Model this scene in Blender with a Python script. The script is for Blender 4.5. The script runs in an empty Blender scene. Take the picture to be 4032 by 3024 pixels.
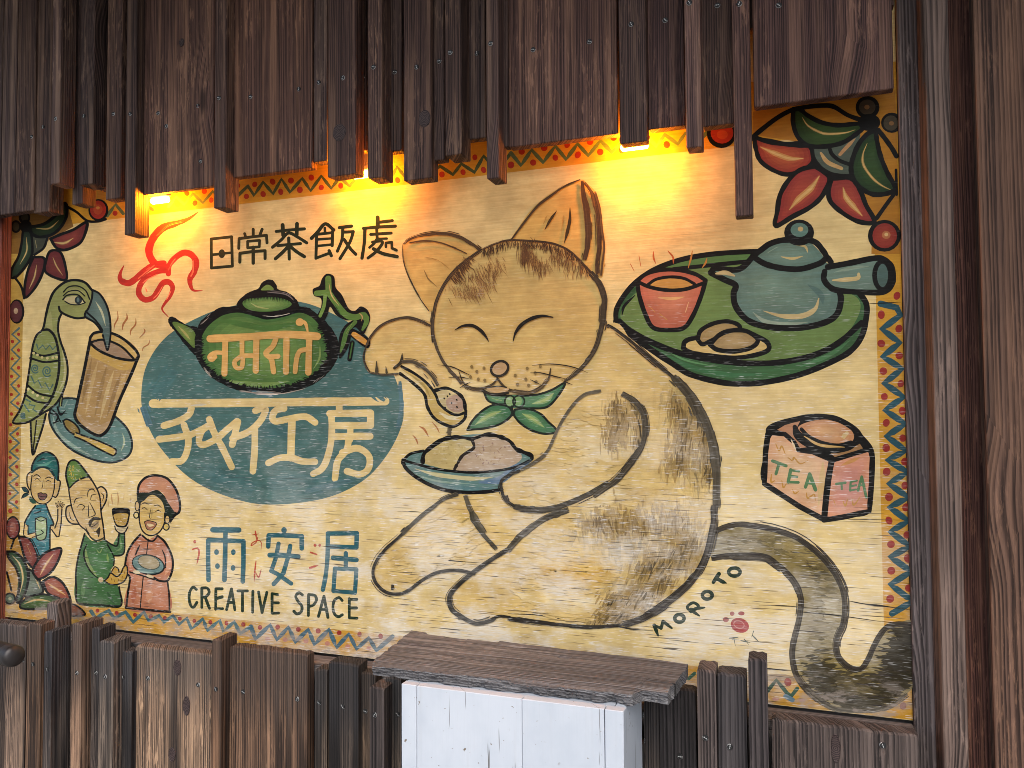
import bpy, bmesh, math, random
from mathutils import Vector, Matrix, noise
from mathutils.geometry import tessellate_polygon
random.seed(7)
sc = bpy.context.scene
COL = sc.collection

# ------------------------------------------------------------------ camera
FPX = 3028.0
YAW, PITCH, ROLL = math.radians(19.581), math.radians(2.113), math.radians(-0.388)
CAM = Vector((0.0, -1.5, 1.5))
FW = Vector((-math.sin(YAW)*math.cos(PITCH), math.cos(YAW)*math.cos(PITCH), math.sin(PITCH)))
R0 = Vector((math.cos(YAW), math.sin(YAW), 0.0)); U0 = R0.cross(FW)
RT = R0*math.cos(ROLL) + U0*math.sin(ROLL); UP = -R0*math.sin(ROLL) + U0*math.cos(ROLL)
cam = bpy.data.cameras.new('camera'); cam.sensor_width = 36.0; cam.lens = 36.0*FPX/4032.0
cam.clip_start = 0.02; cam.clip_end = 400.0
co = bpy.data.objects.new('camera', cam); COL.objects.link(co)
co.matrix_world = Matrix(((RT.x, UP.x, -FW.x, CAM.x), (RT.y, UP.y, -FW.y, CAM.y), (RT.z, UP.z, -FW.z, CAM.z), (0, 0, 0, 1)))
sc.camera = co

# ------------------------------------------------------------------ sky, sun, exposure
SUN_EL, SUN_AZ = math.radians(50), math.radians(162)      # soft overcast light from behind the viewer
w = bpy.data.worlds.new('World'); sc.world = w; w.use_nodes = True
nt = w.node_tree; nt.nodes.clear()
sky = nt.nodes.new('ShaderNodeTexSky'); sky.sky_type = 'NISHITA'; sky.sun_disc = False
sky.sun_elevation = SUN_EL; sky.sun_rotation = SUN_AZ; sky.dust_density = 3.0; sky.air_density = 1.0; sky.ozone_density = 1.0
bg = nt.nodes.new('ShaderNodeBackground'); bg.inputs['Strength'].default_value = 0.135
wo = nt.nodes.new('ShaderNodeOutputWorld')
nt.links.new(sky.outputs[0], bg.inputs[0]); nt.links.new(bg.outputs[0], wo.inputs[0])
sl = bpy.data.lights.new('sun', 'SUN'); sl.energy = 1.2; sl.angle = math.radians(60); sl.color = (1.0, 0.985, 0.96)
so = bpy.data.objects.new('sun', sl); COL.objects.link(so)
sd = Vector((math.sin(SUN_AZ)*math.cos(SUN_EL), math.cos(SUN_AZ)*math.cos(SUN_EL), math.sin(SUN_EL)))
so.location = sd*10; so.rotation_euler = sd.to_track_quat('Z', 'Y').to_euler()
vs = sc.view_settings; vs.view_transform = 'Standard'; vs.look = 'None'; vs.exposure = 0.84; vs.gamma = 1.0; vs.use_curve_mapping = False
sc.cycles.use_denoising = True; sc.cycles.filter_width = 0.9
sc.cycles.max_bounces = 6; sc.cycles.sample_clamp_indirect = 4.0

# ------------------------------------------------------------------ tracing: photograph -> real planes
TL = {'%d%d' % (c, r): (1000*c, 1000*r, 1.659) for c in range(4) for r in range(3)}
TL.update(k1=(800, 800, 2.765), k2=(580, 1520, 2.212), k3=(600, 1220, 2.212), pp=(0, 1750, 2.37),
          cs=(700, 2050, 2.765), hd=(1550, 650, 2.37), fc=(1400, 1200, 1.8433), g=(0, 0, 1.0))
def G(t, x, y):
    a = TL[t]; return (a[0] + x/a[2], a[1] + y/a[2])
def ray(px, py):
    return RT*((px-2016)/FPX) + UP*(-(py-1512)/FPX) + FW
def on_wall(px, py, d=0.0):                     # the upright plane y = -d, parallel to the mural
    r = ray(px, py); t = (-d-CAM.y)/r.y; return CAM + r*t
def on_level(px, py, z):                        # the level plane at height z
    r = ray(px, py); t = (z-CAM.z)/r.z; return CAM + r*t
def lin(h):
    h = h.lstrip('#'); o = []
    for i in (0, 2, 4):
        v = int(h[i:i+2], 16)/255.0
        o.append(v/12.92 if v <= 0.04045 else ((v+0.055)/1.055)**2.4)
    return o
def plin(h):
    a = lin(h); l = .3*a[0]+.59*a[1]+.11*a[2]; a = [v+(l-v)*.06 for v in a]; return [a[0]*.91, a[1]*.875, a[2]*.73]
def tag(o, label=None, cat=None, group=None, kind=None):
    if label: o['label'] = label
    if cat: o['category'] = cat
    if group: o['group'] = group
    if kind: o['kind'] = kind
    return o
def empty(name, loc):
    o = bpy.data.objects.new(name, None); COL.objects.link(o); o.location = loc; o.empty_display_size = 0.05; return o
def mesh_obj(name, me, parent=None, loc=(0, 0, 0), mat=None):
    o = bpy.data.objects.new(name, me); COL.objects.link(o)
    if mat is not None and not me.materials: me.materials.append(mat)
    L = Vector(loc)
    if parent is not None:
        o.parent = parent; p = parent; q = Vector((0, 0, 0))
        while p is not None: q += p.location; p = p.parent
        L = L - q
    o.location = L
    return o

# ------------------------------------------------------------------ node helpers
class N:
    def __init__(s, name):
        s.m = bpy.data.materials.new(name); s.m.use_nodes = True; s.t = s.m.node_tree; s.t.nodes.clear()
        s.out = s.t.nodes.new('ShaderNodeOutputMaterial'); s.b = s.t.nodes.new('ShaderNodeBsdfPrincipled')
        s.t.links.new(s.b.outputs[0], s.out.inputs[0])
    def set(s, sock, v):
        if isinstance(v, bpy.types.NodeSocket): s.t.links.new(v, sock)
        else:
            if hasattr(sock.default_value, '__len__') and not isinstance(v, (int, float)):
                v = list(v) + [1.0]*(len(sock.default_value)-len(v)); v = v[:len(sock.default_value)]
            sock.default_value = v
    def math(s, op, a, b=0.0, c=0.0, clamp=False):
        n = s.t.nodes.new('ShaderNodeMath'); n.operation = op; n.use_clamp = clamp
        s.set(n.inputs[0], a); s.set(n.inputs[1], b); s.set(n.inputs[2], c); return n.outputs[0]
    def vmath(s, op, a, b=(0, 0, 0)):
        n = s.t.nodes.new('ShaderNodeVectorMath'); n.operation = op
        s.set(n.inputs[0], a); s.set(n.inputs[1], b); return n.outputs[0]
    def noise(s, vec, scale=1.0, detail=3.0, rough=0.55, dist=0.0):
        n = s.t.nodes.new('ShaderNodeTexNoise'); s.set(n.inputs['Vector'], vec)
        n.inputs['Scale'].default_value = scale; n.inputs['Detail'].default_value = detail
        n.inputs['Roughness'].default_value = rough; n.inputs['Distortion'].default_value = dist
        return n.outputs[0]
    def ramp(s, v, lo, hi, a=0.0, b=1.0, smooth=True):
        n = s.t.nodes.new('ShaderNodeMapRange'); n.interpolation_type = 'SMOOTHSTEP' if smooth else 'LINEAR'
        s.set(n.inputs[0], v); s.set(n.inputs[1], lo); s.set(n.inputs[2], hi); s.set(n.inputs[3], a); s.set(n.inputs[4], b)
        return n.outputs[0]
    def mix(s, f, a, b, mode='MIX'):
        n = s.t.nodes.new('ShaderNodeMix'); n.data_type = 'RGBA'; n.blend_type = mode
        s.set(n.inputs[0], f); s.set(n.inputs[6], a); s.set(n.inputs[7], b); return n.outputs[2]
    def coord(s, which='Object'):
        return s.t.nodes.new('ShaderNodeTexCoord').outputs[which]
    def sep(s, v):
        n = s.t.nodes.new('ShaderNodeSeparateXYZ'); s.set(n.inputs[0], v); return n.outputs
    def comb(s, x, y, z):
        n = s.t.nodes.new('ShaderNodeCombineXYZ'); s.set(n.inputs[0], x); s.set(n.inputs[1], y); s.set(n.inputs[2], z); return n.outputs[0]
    def bump(s, h, strength, dist):
        n = s.t.nodes.new('ShaderNodeBump'); n.inputs['Strength'].default_value = strength; n.inputs['Distance'].default_value = dist
        s.set(n.inputs['Height'], h); s.t.links.new(n.outputs[0], s.b.inputs['Normal'])
    def fin(s, col, rough=0.6, spec=0.4, metal=0.0):
        s.set(s.b.inputs['Base Color'], col); s.set(s.b.inputs['Roughness'], rough)
        s.set(s.b.inputs['Specular IOR Level'], spec); s.set(s.b.inputs['Metallic'], metal); return s.m

def wood_material(name, dark, mid, light, rough=0.62, wear=0.5, grain=1.0, char=0.0, axis='z', rings=230.0, warp=0.8, knots=1.0):
    """weathered softwood: growth lines along the board, knots, streaks, a random look per board"""
    n = N(name)
    p = n.coord('Object')
    oi = n.t.nodes.new('ShaderNodeObjectInfo')
    rnd = oi.outputs['Random']
    x, y, z = n.sep(p)
    if axis == 'x': x, z = z, x
    ofs = n.math('MULTIPLY', rnd, 37.0)
    xx = n.math('ADD', x, n.math('MULTIPLY', y, 0.7)); xo = n.math('ADD', xx, ofs)
    # knots: sparse cells stretched along the grain
    kv = n.comb(n.math('MULTIPLY', xo, 9.0), ofs, n.math('MULTIPLY', z, 3.2))
    vo = n.t.nodes.new('ShaderNodeTexVoronoi'); vo.voronoi_dimensions = '3D'; vo.feature = 'F1'; n.set(vo.inputs['Vector'], kv)
    vo.inputs['Scale'].default_value = 1.0; vo.inputs['Randomness'].default_value = 1.0
    kd = vo.outputs['Distance']
    pick = n.math('GREATER_THAN', n.sep(vo.outputs['Color'])[0], 0.74)
    pick = n.math('MULTIPLY', pick, knots)
    k_bend = n.math('MULTIPLY', n.ramp(kd, 0.05, 0.55, 1.0, 0.0), pick)
    k_core = n.math('MULTIPLY', n.ramp(kd, 0.07, 0.13, 1.0, 0.0), pick)
    wob = n.noise(n.comb(n.math('MULTIPLY', xo, 7.0), ofs, n.math('MULTIPLY', z, 1.1)), 1.0, 3.0, 0.5)
    wob2 = n.noise(n.comb(n.math('MULTIPLY', xo, 30.0), ofs, n.math('MULTIPLY', z, 7.0)), 1.0, 2.0, 0.5)
    u = n.math('ADD', xo, n.math('MULTIPLY', wob, 0.030*warp))
    u = n.math('ADD', u, n.math('MULTIPLY', wob2, 0.0025))
    u = n.math('ADD', u, n.math('MULTIPLY', k_bend, 0.020))
    # growth rings: pale early wood running into a dark late-wood edge, unevenly spaced
    ph = n.math('ADD', n.math('MULTIPLY', u, rings), n.math('MULTIPLY', n.noise(n.comb(n.math('MULTIPLY', u, rings*0.16), ofs, n.math('MULTIPLY', z, 0.3)), 1.0, 2.0, 0.5), 5.0))
    saw = n.math('FRACT', ph)
    ring = n.math('MULTIPLY', n.ramp(saw, 0.25, 0.86, 1.0, 0.0), n.ramp(saw, 0.0, 0.10, 0.0, 1.0))
    wide = n.noise(n.comb(n.math('MULTIPLY', u, rings*0.8), ofs, n.math('MULTIPLY', z, 0.9)), 1.0, 3.0, 0.55)
    line = n.math('ADD', n.math('MULTIPLY', ring, 0.62), n.math('MULTIPLY', n.ramp(wide, 0.34, 0.66), 0.38))
    fine = n.noise(n.comb(n.math('MULTIPLY', xo, 420.0), n.math('MULTIPLY', y, 420.0), n.math('MULTIPLY', z, 11.0)), 1.0, 4.0, 0.65)
    streak = n.noise(n.comb(n.math('MULTIPLY', u, 60.0), ofs, n.math('MULTIPLY', z, 1.6)), 1.0, 4.0, 0.6)
    blot = n.noise(n.comb(n.math('MULTIPLY', xo, 9.0), ofs, n.math('MULTIPLY', z, 2.6)), 1.0, 4.0, 0.62)
    rub = n.noise(n.comb(n.math('MULTIPLY', xo, 150.0), ofs, n.math('MULTIPLY', z, 18.0)), 1.0, 5.0, 0.7)
    base = n.mix(n.ramp(n.math('ADD', n.math('MULTIPLY', line, 0.55), n.math('MULTIPLY', fine, 0.6)), 0.25, 0.95), dark, mid)
    base = n.mix(n.math('MULTIPLY', n.ramp(streak, 0.47, 0.70), wear), base, light)
    base = n.mix(n.math('MULTIPLY', n.math('MULTIPLY', n.ramp(rub, 0.52, 0.64), n.ramp(blot, 0.42, 0.62)), wear), base, light)
    if char > 0:
        band = n.noise(n.comb(n.math('MULTIPLY', xo, 24.0), ofs, n.math('MULTIPLY', z, 1.0)), 1.0, 3.0, 0.6)
        band = n.math('ADD', n.math('MULTIPLY', band, 0.75), n.math('MULTIPLY', streak, 0.25))
        base = n.mix(n.math('MULTIPLY', n.ramp(band, 0.47, 0.57), char), base, dark)
        # grey, rain-beaten tops
        wz = n.sep(n.t.nodes.new('ShaderNodeNewGeometry').outputs['Position'])[2]
        top = n.ramp(n.math('ADD', wz, n.math('MULTIPLY', n.math('SUBTRACT', streak, 0.5), 0.22)), 0.80, 0.93)
        base = n.mix(n.math('MULTIPLY', top, 0.82), base, n.mix(line, (0.020, 0.019, 0.0195), (0.105, 0.098, 0.096)))
    base = n.mix(n.math('MULTIPLY', k_core, 0.75), base, dark)
    base = n.mix(n.ramp(blot, 0.3, 0.7, 0.28, 0.0), base, dark)
    tint = n.mix(1.0, base, oi.outputs['Color'], 'MULTIPLY')
    h = n.math('ADD', n.math('MULTIPLY', line, 0.9), n.math('MULTIPLY', fine, 0.7))
    h = n.math('ADD', h, n.math('MULTIPLY', k_core, -1.0))
    n.bump(h, 0.75*grain, 0.0016)
    return n.fin(tint, rough, 0.22)

M = {}
M['upper'] = wood_material('stained_wood', (0.021, 0.0125, 0.0112), (0.128, 0.077, 0.064), (0.36, 0.225, 0.15), 0.7, 0.45, 1.0, 0.0, 'z', 250.0, 0.5)
M['lower'] = wood_material('charred_wood', (0.015, 0.0135, 0.014), (0.225, 0.172, 0.132), (0.41, 0.31, 0.225), 0.78, 0.6, 1.1, 0.88, 'z', 190.0, 0.5)
M['grey'] = wood_material('grey_wood', (0.020, 0.0165, 0.016), (0.15, 0.122, 0.112), (0.30, 0.24, 0.21), 0.8, 0.45, 1.3, 0.0, 'z', 150.0, 0.10)
M['side'] = wood_material('brown_wood', (0.020, 0.013, 0.011), (0.15, 0.098, 0.072), (0.30, 0.19, 0.125), 0.8, 0.4, 1.2, 0.0, 'z', 160.0, 0.10)
M['slab'] = wood_material('weathered_slab', (0.050, 0.047, 0.049), (0.225, 0.222, 0.228), (0.40, 0.385, 0.385), 0.82, 0.6, 1.8, 0.0, 'x', 300.0, 0.12, 0.0)
M['ledge'] = wood_material('ledge_wood', (0.028, 0.026, 0.026), (0.155, 0.145, 0.142), (0.29, 0.265, 0.25), 0.8, 0.5, 1.0, 0.0, 'x', 250.0, 0.15, 0.0)

def knot_material():
    n = N('knot_wood'); p = n.coord('Object'); x, y, z = n.sep(p)
    r = n.math('SQRT', n.math('ADD', n.math('MULTIPLY', x, x), n.math('MULTIPLY', z, z)))
    r = n.math('ADD', r, n.math('MULTIPLY', n.noise(p, 90.0, 3.0, 0.6), 0.004))
    saw = n.math('FRACT', n.math('MULTIPLY', r, 330.0))
    c = n.mix(n.ramp(saw, 0.2, 0.9), (0.075, 0.052, 0.048), (0.022, 0.015, 0.015)); n.bump(saw, 0.5, 0.0008)
    return n.fin(c, 0.6, 0.2)
M['knot'] = knot_material()
def plain(name, col, rough=0.5, metal=0.0, spec=0.5):
    n = N(name); p = n.coord('Object')
    v = n.noise(p, 60.0, 4.0, 0.6)
    c = n.mix(n.ramp(v, 0.3, 0.75), [k*0.72 for k in col], col)
    return n.fin(c, n.ramp(v, 0.2, 0.8, rough-0.08, rough+0.1), spec, metal)
M['screw'] = plain('zinc_screw', (0.50, 0.51, 0.50), 0.45, 0.25)
M['black'] = plain('black_slot', (0.012, 0.012, 0.012), 0.7)
M['iron'] = plain('painted_iron', (0.022, 0.018, 0.017), 0.42, 0.0, 0.5)
M['housing'] = plain('lamp_housing', (0.35, 0.33, 0.30), 0.4)

def white_paint():
    n = N('white_paint'); p = n.coord('Object'); x, y, z = n.sep(p)
    oi = n.t.nodes.new('ShaderNodeObjectInfo'); of = n.math('MULTIPLY', oi.outputs['Random'], 31.0)
    xs = n.math('ADD', n.math('ADD', x, y), of)
    g = n.noise(n.comb(n.math('MULTIPLY', xs, 190.0), of, n.math('MULTIPLY', z, 7.0)), 1.0, 5.0, 0.65)
    crack = n.ramp(n.noise(n.comb(n.math('MULTIPLY', xs, 120.0), of, n.math('MULTIPLY', z, 4.0)), 1.0, 3.0, 0.6), 0.685, 0.71)
    big = n.noise(n.comb(n.math('MULTIPLY', xs, 10.0), of, n.math('MULTIPLY', z, 7.0)), 1.0, 4.0, 0.6)
    near = n.ramp(z, 0.74, 0.86)
    chip = n.math('MULTIPLY', n.ramp(n.math('ADD', n.noise(p, 85.0, 4.0, 0.65), n.math('MULTIPLY', near, 0.06)), 0.725, 0.75), n.ramp(n.math('ADD', big, n.math('MULTIPLY', near, 0.16)), 0.56, 0.66))
    drip = n.math('MULTIPLY', n.ramp(n.noise(n.comb(n.math('MULTIPLY', xs, 75.0), of, n.math('MULTIPLY', z, 1.2)), 1.0, 3.0, 0.6), 0.55, 0.72), n.ramp(big, 0.35, 0.65))
    c = n.mix(n.ramp(big, 0.3, 0.7), (0.465, 0.51, 0.565), (0.545, 0.585, 0.635))
    c = n.mix(n.ramp(g, 0.62, 0.78, 0.0, 0.22), c, (0.42, 0.42, 0.41))
    c = n.mix(n.math('MULTIPLY', drip, 0.30), c, (0.40, 0.40, 0.39))
    c = n.mix(n.math('MULTIPLY', crack, 0.85), c, (0.09, 0.08, 0.07))
    c = n.mix(chip, c, (0.20, 0.16, 0.12))
    n.bump(n.math('SUBTRACT', n.math('MULTIPLY', g, 0.8), n.math('ADD', chip, crack)), 0.5, 0.0009)
    return n.fin(c, 0.42, 0.45)
M['white'] = white_paint()

def paint_material():
    """brushed paint on plywood: colour from the painted strokes, grain, cracks, flaking and pale marks with one layout for the whole panel"""
    n = N('mural_paint'); p = n.coord('Object'); x, y, z = n.sep(p)
    at = n.t.nodes.new('ShaderNodeVertexColor'); at.layer_name = 'Col'
    c = at.outputs[0]
    flat = lambda sx, sz, o=0.0: n.comb(n.math('MULTIPLY', x, sx), o, n.math('MULTIPLY', z, sz))
    grain = n.noise(flat(9.0, 260.0), 1.0, 4.0, 0.62)
    grain2 = n.noise(flat(26.0, 620.0, 3.0), 1.0, 3.0, 0.6)
    brush = n.noise(flat(22.0, 34.0, 8.0), 1.0, 5.0, 0.62)
    cloud = n.noise(flat(4.2, 6.0, 5.0), 1.0, 4.0, 0.6)
    patch = n.noise(flat(9.0, 15.0, 12.0), 1.0, 5.0, 0.65)
    # masks: strongest low down and towards the middle
    low = n.ramp(z, 1.05, 1.68, 1.0, 0.0)
    mid = n.ramp(n.math('ABSOLUTE', n.math('ADD', x, 0.55)), 0.3, 1.0, 1.0, 0.25)
    low_mid = n.math('MULTIPLY', low, mid)
    c = n.mix(1.0, c, n.mix(n.ramp(brush, 0.3, 0.72), (0.83, 0.80, 0.75), (1.04, 1.03, 1.0)), 'MULTIPLY')
    c = n.mix(1.0, c, n.mix(n.ramp(grain, 0.35, 0.75), (0.86, 0.81, 0.74), (1, 1, 1)), 'MULTIPLY')
    c = n.mix(1.0, c, n.mix(n.ramp(cloud, 0.35, 0.7), (0.86, 0.84, 0.80), (1.1, 1.08, 1.02)), 'MULTIPLY')
    lum = n.t.nodes.new('ShaderNodeRGBToBW'); n.t.links.new(at.outputs[0], lum.inputs[0]); pale = n.ramp(lum.outputs[0], 0.02, 0.30, 0.22, 1.0)
    # whitish patches, strongest low in the middle
    sc_ = n.math('MULTIPLY', n.ramp(n.math('ADD', n.math('MULTIPLY', patch, 0.6), n.math('MULTIPLY', cloud, 0.4)), 0.44, 0.58), low_mid)
    sc_ = n.math('MULTIPLY', sc_, n.ramp(grain2, 0.36, 0.60, 0.35, 1.0))
    c = n.mix(n.math('MULTIPLY', n.math('MULTIPLY', sc_, pale), 0.72), c, (0.66, 0.645, 0.61))
    # short pale dashes along the ply grain
    dash = n.noise(flat(34.0, 640.0, 21.0), 1.0, 2.0, 0.5)
    dsh = n.math('MULTIPLY', n.ramp(dash, 0.61, 0.675), n.ramp(n.math('ADD', n.math('MULTIPLY', n.math('MAXIMUM', low_mid, n.ramp(z, 1.35, 1.95, 0.5, 0.0)), 0.75), n.math('MULTIPLY', patch, 0.6)), 0.34, 0.70))
    c = n.mix(n.math('MULTIPLY', n.math('MULTIPLY', dsh, n.ramp(pale, 0.22, 1.0, 0.55, 1.0)), 0.75), c, (0.74, 0.73, 0.70))
    # fine checks: dark cracks along the grain
    ck = n.noise(flat(11.0, 420.0, 33.0), 1.0, 2.0, 0.45)
    cks = n.math('MULTIPLY', n.ramp(ck, 0.635, 0.68), n.ramp(n.math('ADD', n.math('MULTIPLY', low, 0.8), n.math('MULTIPLY', cloud, 0.5)), 0.42, 0.88))
    c = n.mix(n.math('MULTIPLY', cks, 0.85), c, (0.035, 0.028, 0.03))
    # flaked edge low on the panel
    fl = n.math('MULTIPLY', n.ramp(n.noise(flat(16.0, 40.0, 41.0), 1.0, 6.0, 0.7), 0.50, 0.62), n.ramp(z, 0.97, 1.06, 1.0, 0.0))
    c = n.mix(n.math('MULTIPLY', fl, 0.75), c, (0.30, 0.25, 0.21))
    h = n.math('ADD', grain, n.math('MULTIPLY', grain2, 0.6)); h = n.math('ADD', h, n.math('MULTIPLY', cks, -1.6)); h = n.math('ADD', h, n.math('MULTIPLY', brush, 0.3))
    n.bump(h, 0.55, 0.0007)
    return n.fin(c, n.ramp(brush, 0.2, 0.8, 0.48, 0.65), 0.14)
M['paint'] = paint_material()
# ------------------------------------------------------------------ setting: ground and building wall
def sheet(name, pts, mat, kind='structure'):
    me = bpy.data.meshes.new(name); me.from_pydata(pts, [], [tuple(range(len(pts)))]); me.materials.append(mat)
    o = bpy.data.objects.new(name, me); COL.objects.link(o); o['kind'] = kind; return o
def paving():
    n = N('paving'); p = n.coord('Object'); a = n.noise(p, 3.0, 5.0, 0.6); b = n.noise(p, 160.0, 3.0, 0.6)
    c = n.mix(n.ramp(a, 0.3, 0.7), (0.20, 0.195, 0.185), (0.30, 0.29, 0.275)); c = n.mix(n.ramp(b, 0.3, 0.7, 0.3, 0.0), c, (0.1, 0.1, 0.1))
    n.bump(b, 0.4, 0.002); return n.fin(c, 0.8, 0.3)
def plaster():
    n = N('plaster'); p = n.coord('Object'); a = n.noise(p, 4.0, 5.0, 0.6); b = n.noise(p, 90.0, 3.0, 0.6)
    c = n.mix(n.ramp(a, 0.3, 0.7), (0.16, 0.14, 0.13), (0.24, 0.215, 0.20)); n.bump(b, 0.3, 0.002); return n.fin(c, 0.85, 0.3)
sheet('ground', [(-150, -150, 0), (150, -150, 0), (150, 150, 0), (-150, 150, 0)], paving())

def box_mesh(name, sx, sy, sz, bev=0.0015, jit=0.0, seg=1):
    """board with eased edges; origin at the middle of its foot"""
    bm = bmesh.new(); bmesh.ops.create_cube(bm, size=1.0)
    for v in bm.verts:
        v.co = Vector((v.co.x*sx, v.co.y*sy, (v.co.z+0.5)*sz))
        if jit: v.co += Vector((random.uniform(-jit, jit), random.uniform(-jit, jit), random.uniform(-jit, jit)))
    if bev: bmesh.ops.bevel(bm, geom=list(bm.edges), offset=min(bev, sx*0.2, sy*0.2), segments=seg, affect='EDGES', profile=0.6)
    me = bpy.data.meshes.new(name); bm.to_mesh(me); bm.free()
    return me
wb = mesh_obj('building_wall', box_mesh('building_wall', 9.0, 0.2, 3.4, 0.0), None, (-0.9, 0.145, 0), plaster())
tag(wb, 'brown plastered building wall behind the painted panel', 'wall')

ev = mesh_obj('shade_eave', box_mesh('shade_eave', 9.0, 1.45, .09, .004), None, (-0.9, -.475, 2.82), M['upper']); ev.color = (1, 1, 1, 1)  # unseen eave, added to keep daylight off the top of the panel
tag(ev, 'unseen dark wooden eave added to shade the upper panel', 'shade')
# ------------------------------------------------------------------ boards
BOARDS = []
def frayed_mesh(name, sx, sy, sz):
    """board whose top end has weathered into uneven fibres"""
    bm = bmesh.new(); n = max(4, int(sx/.006)); cols = []
    for i in range(n+1):
        x = -sx/2+sx*i/n; e = .0018 if i in (0, n) else 0.0
        zf = sz-.0008-random.random()*.0028-e; zb = sz-random.random()*.0022-e
        cols.append([bm.verts.new((x, -sy/2, 0)), bm.verts.new((x, -sy/2, zf-.0035)), bm.verts.new((x+random.uniform(-.0008, .0008), -sy/2+.002+random.random()*.0015, zf)), bm.verts.new((x, sy/2, zb)), bm.verts.new((x, sy/2, 0))])
    for a, c in zip(cols, cols[1:]):
        for k in range(4): bm.faces.new((a[k], c[k], c[k+1], a[k+1]))
    bm.faces.new(cols[0]); bm.faces.new(cols[-1]); bmesh.ops.recalc_face_normals(bm, faces=bm.faces)
    me = bpy.data.meshes.new(name); bm.to_mesh(me); bm.free(); return me
def board(parent, x0, x1, d, t, z0, z1, mat, tint=(1, 1, 1), name='board', bev=0.0016):
    sx = max(x1-x0-0.0012, 0.004)
    me = frayed_mesh(name, sx, t, z1-z0) if parent.name.startswith('board_fence') and name != 'nailing_rail' else box_mesh(name, sx, t, z1-z0, bev, 0.0006)
    o = mesh_obj(name, me, parent, ((x0+x1)/2, -(d-t/2), z0), mat)
    k = random.uniform(0.78, 1.2); h_ = random.uniform(-.07, .07); o.color = (tint[0]*k*(1+h_), tint[1]*k, tint[2]*k*(1-h_), 1)
    BOARDS.append((o, x0, x1, d, z0, z1)); return o

ZTOP = 2.82
fascia = tag(empty('board_fascia', (-0.9, -0.07, 1.98)), 'dark stained vertical boards and battens hanging above the painted panel', 'cladding')
def up(t, xl, xr, yb, d, th, tint=(1, 1, 1), name='board', mat='upper'):
    g0 = G(t, xl, yb); g1 = G(t, xr, yb)
    a = on_wall(g0[0], g0[1], d); b = on_wall(g1[0], g1[1], d)
    return board(fascia, a.x, b.x, d, th, (a.z+b.z)/2, ZTOP, M[mat], tint, name)
UPL = [
 ('00', -170, 0, 1418, .075, .025), ('00', 1, 95, 1396, .075, .025), ('00', 97, 218, 1380, .076, .026), ('00', 219, 322, 1386, .070, .042), ('00', 325, 385, 1200, .128, .045, (1.5, 1.45, 1.4)),
 ('00', 470, 537, 1333, .074, .042), ('00', 516, 606, 1205, .118, .046), ('00', 640, 690, 1240, .080, .02), ('00', 686, 786, 1300, .094, .03), ('00', 810, 880, 1530, .092, .046),
 ('00', 904, 1392, 1247, .066, .015, (1.25, 1.15, 1.1)), ('00', 1393, 1472, 1356, .098, .046), ('00', 1500, 2040, 1128, .070, .022, (1.35, 1.2, 1.12)),
 ('10', 386, 478, 1052, .076, .03), ('10', 481, 668, 1146, .108, .034, (1.1, 1.02, .98)), ('10', 660, 732, 985, .070, .024), ('10', 738, 838, 1160, .112, .05),
 ('10', 855, 968, 988, .072, .024), ('10', 976, 1160, 1172, .102, .034, (.95, .9, .9)), ('10', 1166, 1246, 1046, .088, .026), ('10', 1246, 1357, 1012, .112, .05, (1.15, 1.08, 1.0)),
 ('10', 1370, 1512, 905, .070, .024), ('10', 1518, 1604, 1165, .104, .046, (1.1, 1.06, 1.06)), ('20', -45, 5, 960, .072, .022),
 ('20', 6, 720, 920, .070, .022, (1.1, 1.0, 1.0)), ('20', 728, 912, 930, .086, .028), ('20', 916, 1160, 832, .070, .024, (.9, .8, .85)), ('20', 1162, 1270, 962, .112, .036, (1.9, 1.65, 1.6)),
 ('20', 1272, 1478, 818, .070, .024), ('20', 1482, 1602, 1408, .102, .030, (1.4, 1.25, 1.25)), ('20', 1604, 2526, 640, .070, .022, (1.2, 1.02, 1.02)),
]
for u in UPL:
    nm = 'batten' if u[2]-u[1] < 130 else 'board'
    up(*u[:6], tint=(u[6] if len(u) > 6 else (1, 1, 1)), name=nm)
# boards carry on past the picture's left edge
xl = min(b[1] for b in BOARDS)
for k in range(5):
    wdt = random.uniform(.06, .15); board(fascia, xl-wdt, xl, .07+.012*(k % 2), .024, 1.86+.02*random.random(), ZTOP, M['upper']); xl -= wdt
# nailing rail the boards are screwed to
board(fascia, -2.45, 0.19, .046, .022, 2.20, 2.29, M['upper'], name='nailing_rail')

# ------------------------------------------------------------------ right-hand frame
frame = tag(empty('corner_frame', (0.35, -0.05, 0.0)), 'grey weathered upright battens closing the right side of the painted panel', 'cladding')
def side(px, d, t0, t1, th, tint=(1, 1, 1), name='batten', mat='grey'):
    a = on_wall(*G('32', px[0], t0), d); b = on_wall(*G('32', px[1], t1), d)
    return board(frame, a.x, b.x, d, th, 0.003, ZTOP, M[mat], tint, name)
XA = on_wall(*G('31', 922, 500), 0.0).x
def xat(t, x, y, d): return on_wall(*G(t, x, y), d).x
board(frame, XA, xat('31', 1075, 500, .012)+.0, .012, .03, 0.003, ZTOP, M['grey'], (1.6, 1.5, 1.45), 'batten')
xb0 = xat('31', 1112, 500, .085); xb1 = xat('31', 1275, 500, .085)
board(frame, xb0, xb1, .085, .075, 0.003, ZTOP, M['grey'], (1.1, 1.0, .95), 'batten')
board(frame, xb1, xb1+.085, .030, .02, 0.003, ZTOP, M['upper'], (1.3, .95, .85), 'board')
xd0 = xat('31', 1440, 500, .098); 
board(frame, xd0, xd0+.085, .098, .03, 0.003, ZTOP, M['side'], (1.15, .92, .8), 'board')
xd = xd0+.087
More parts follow.
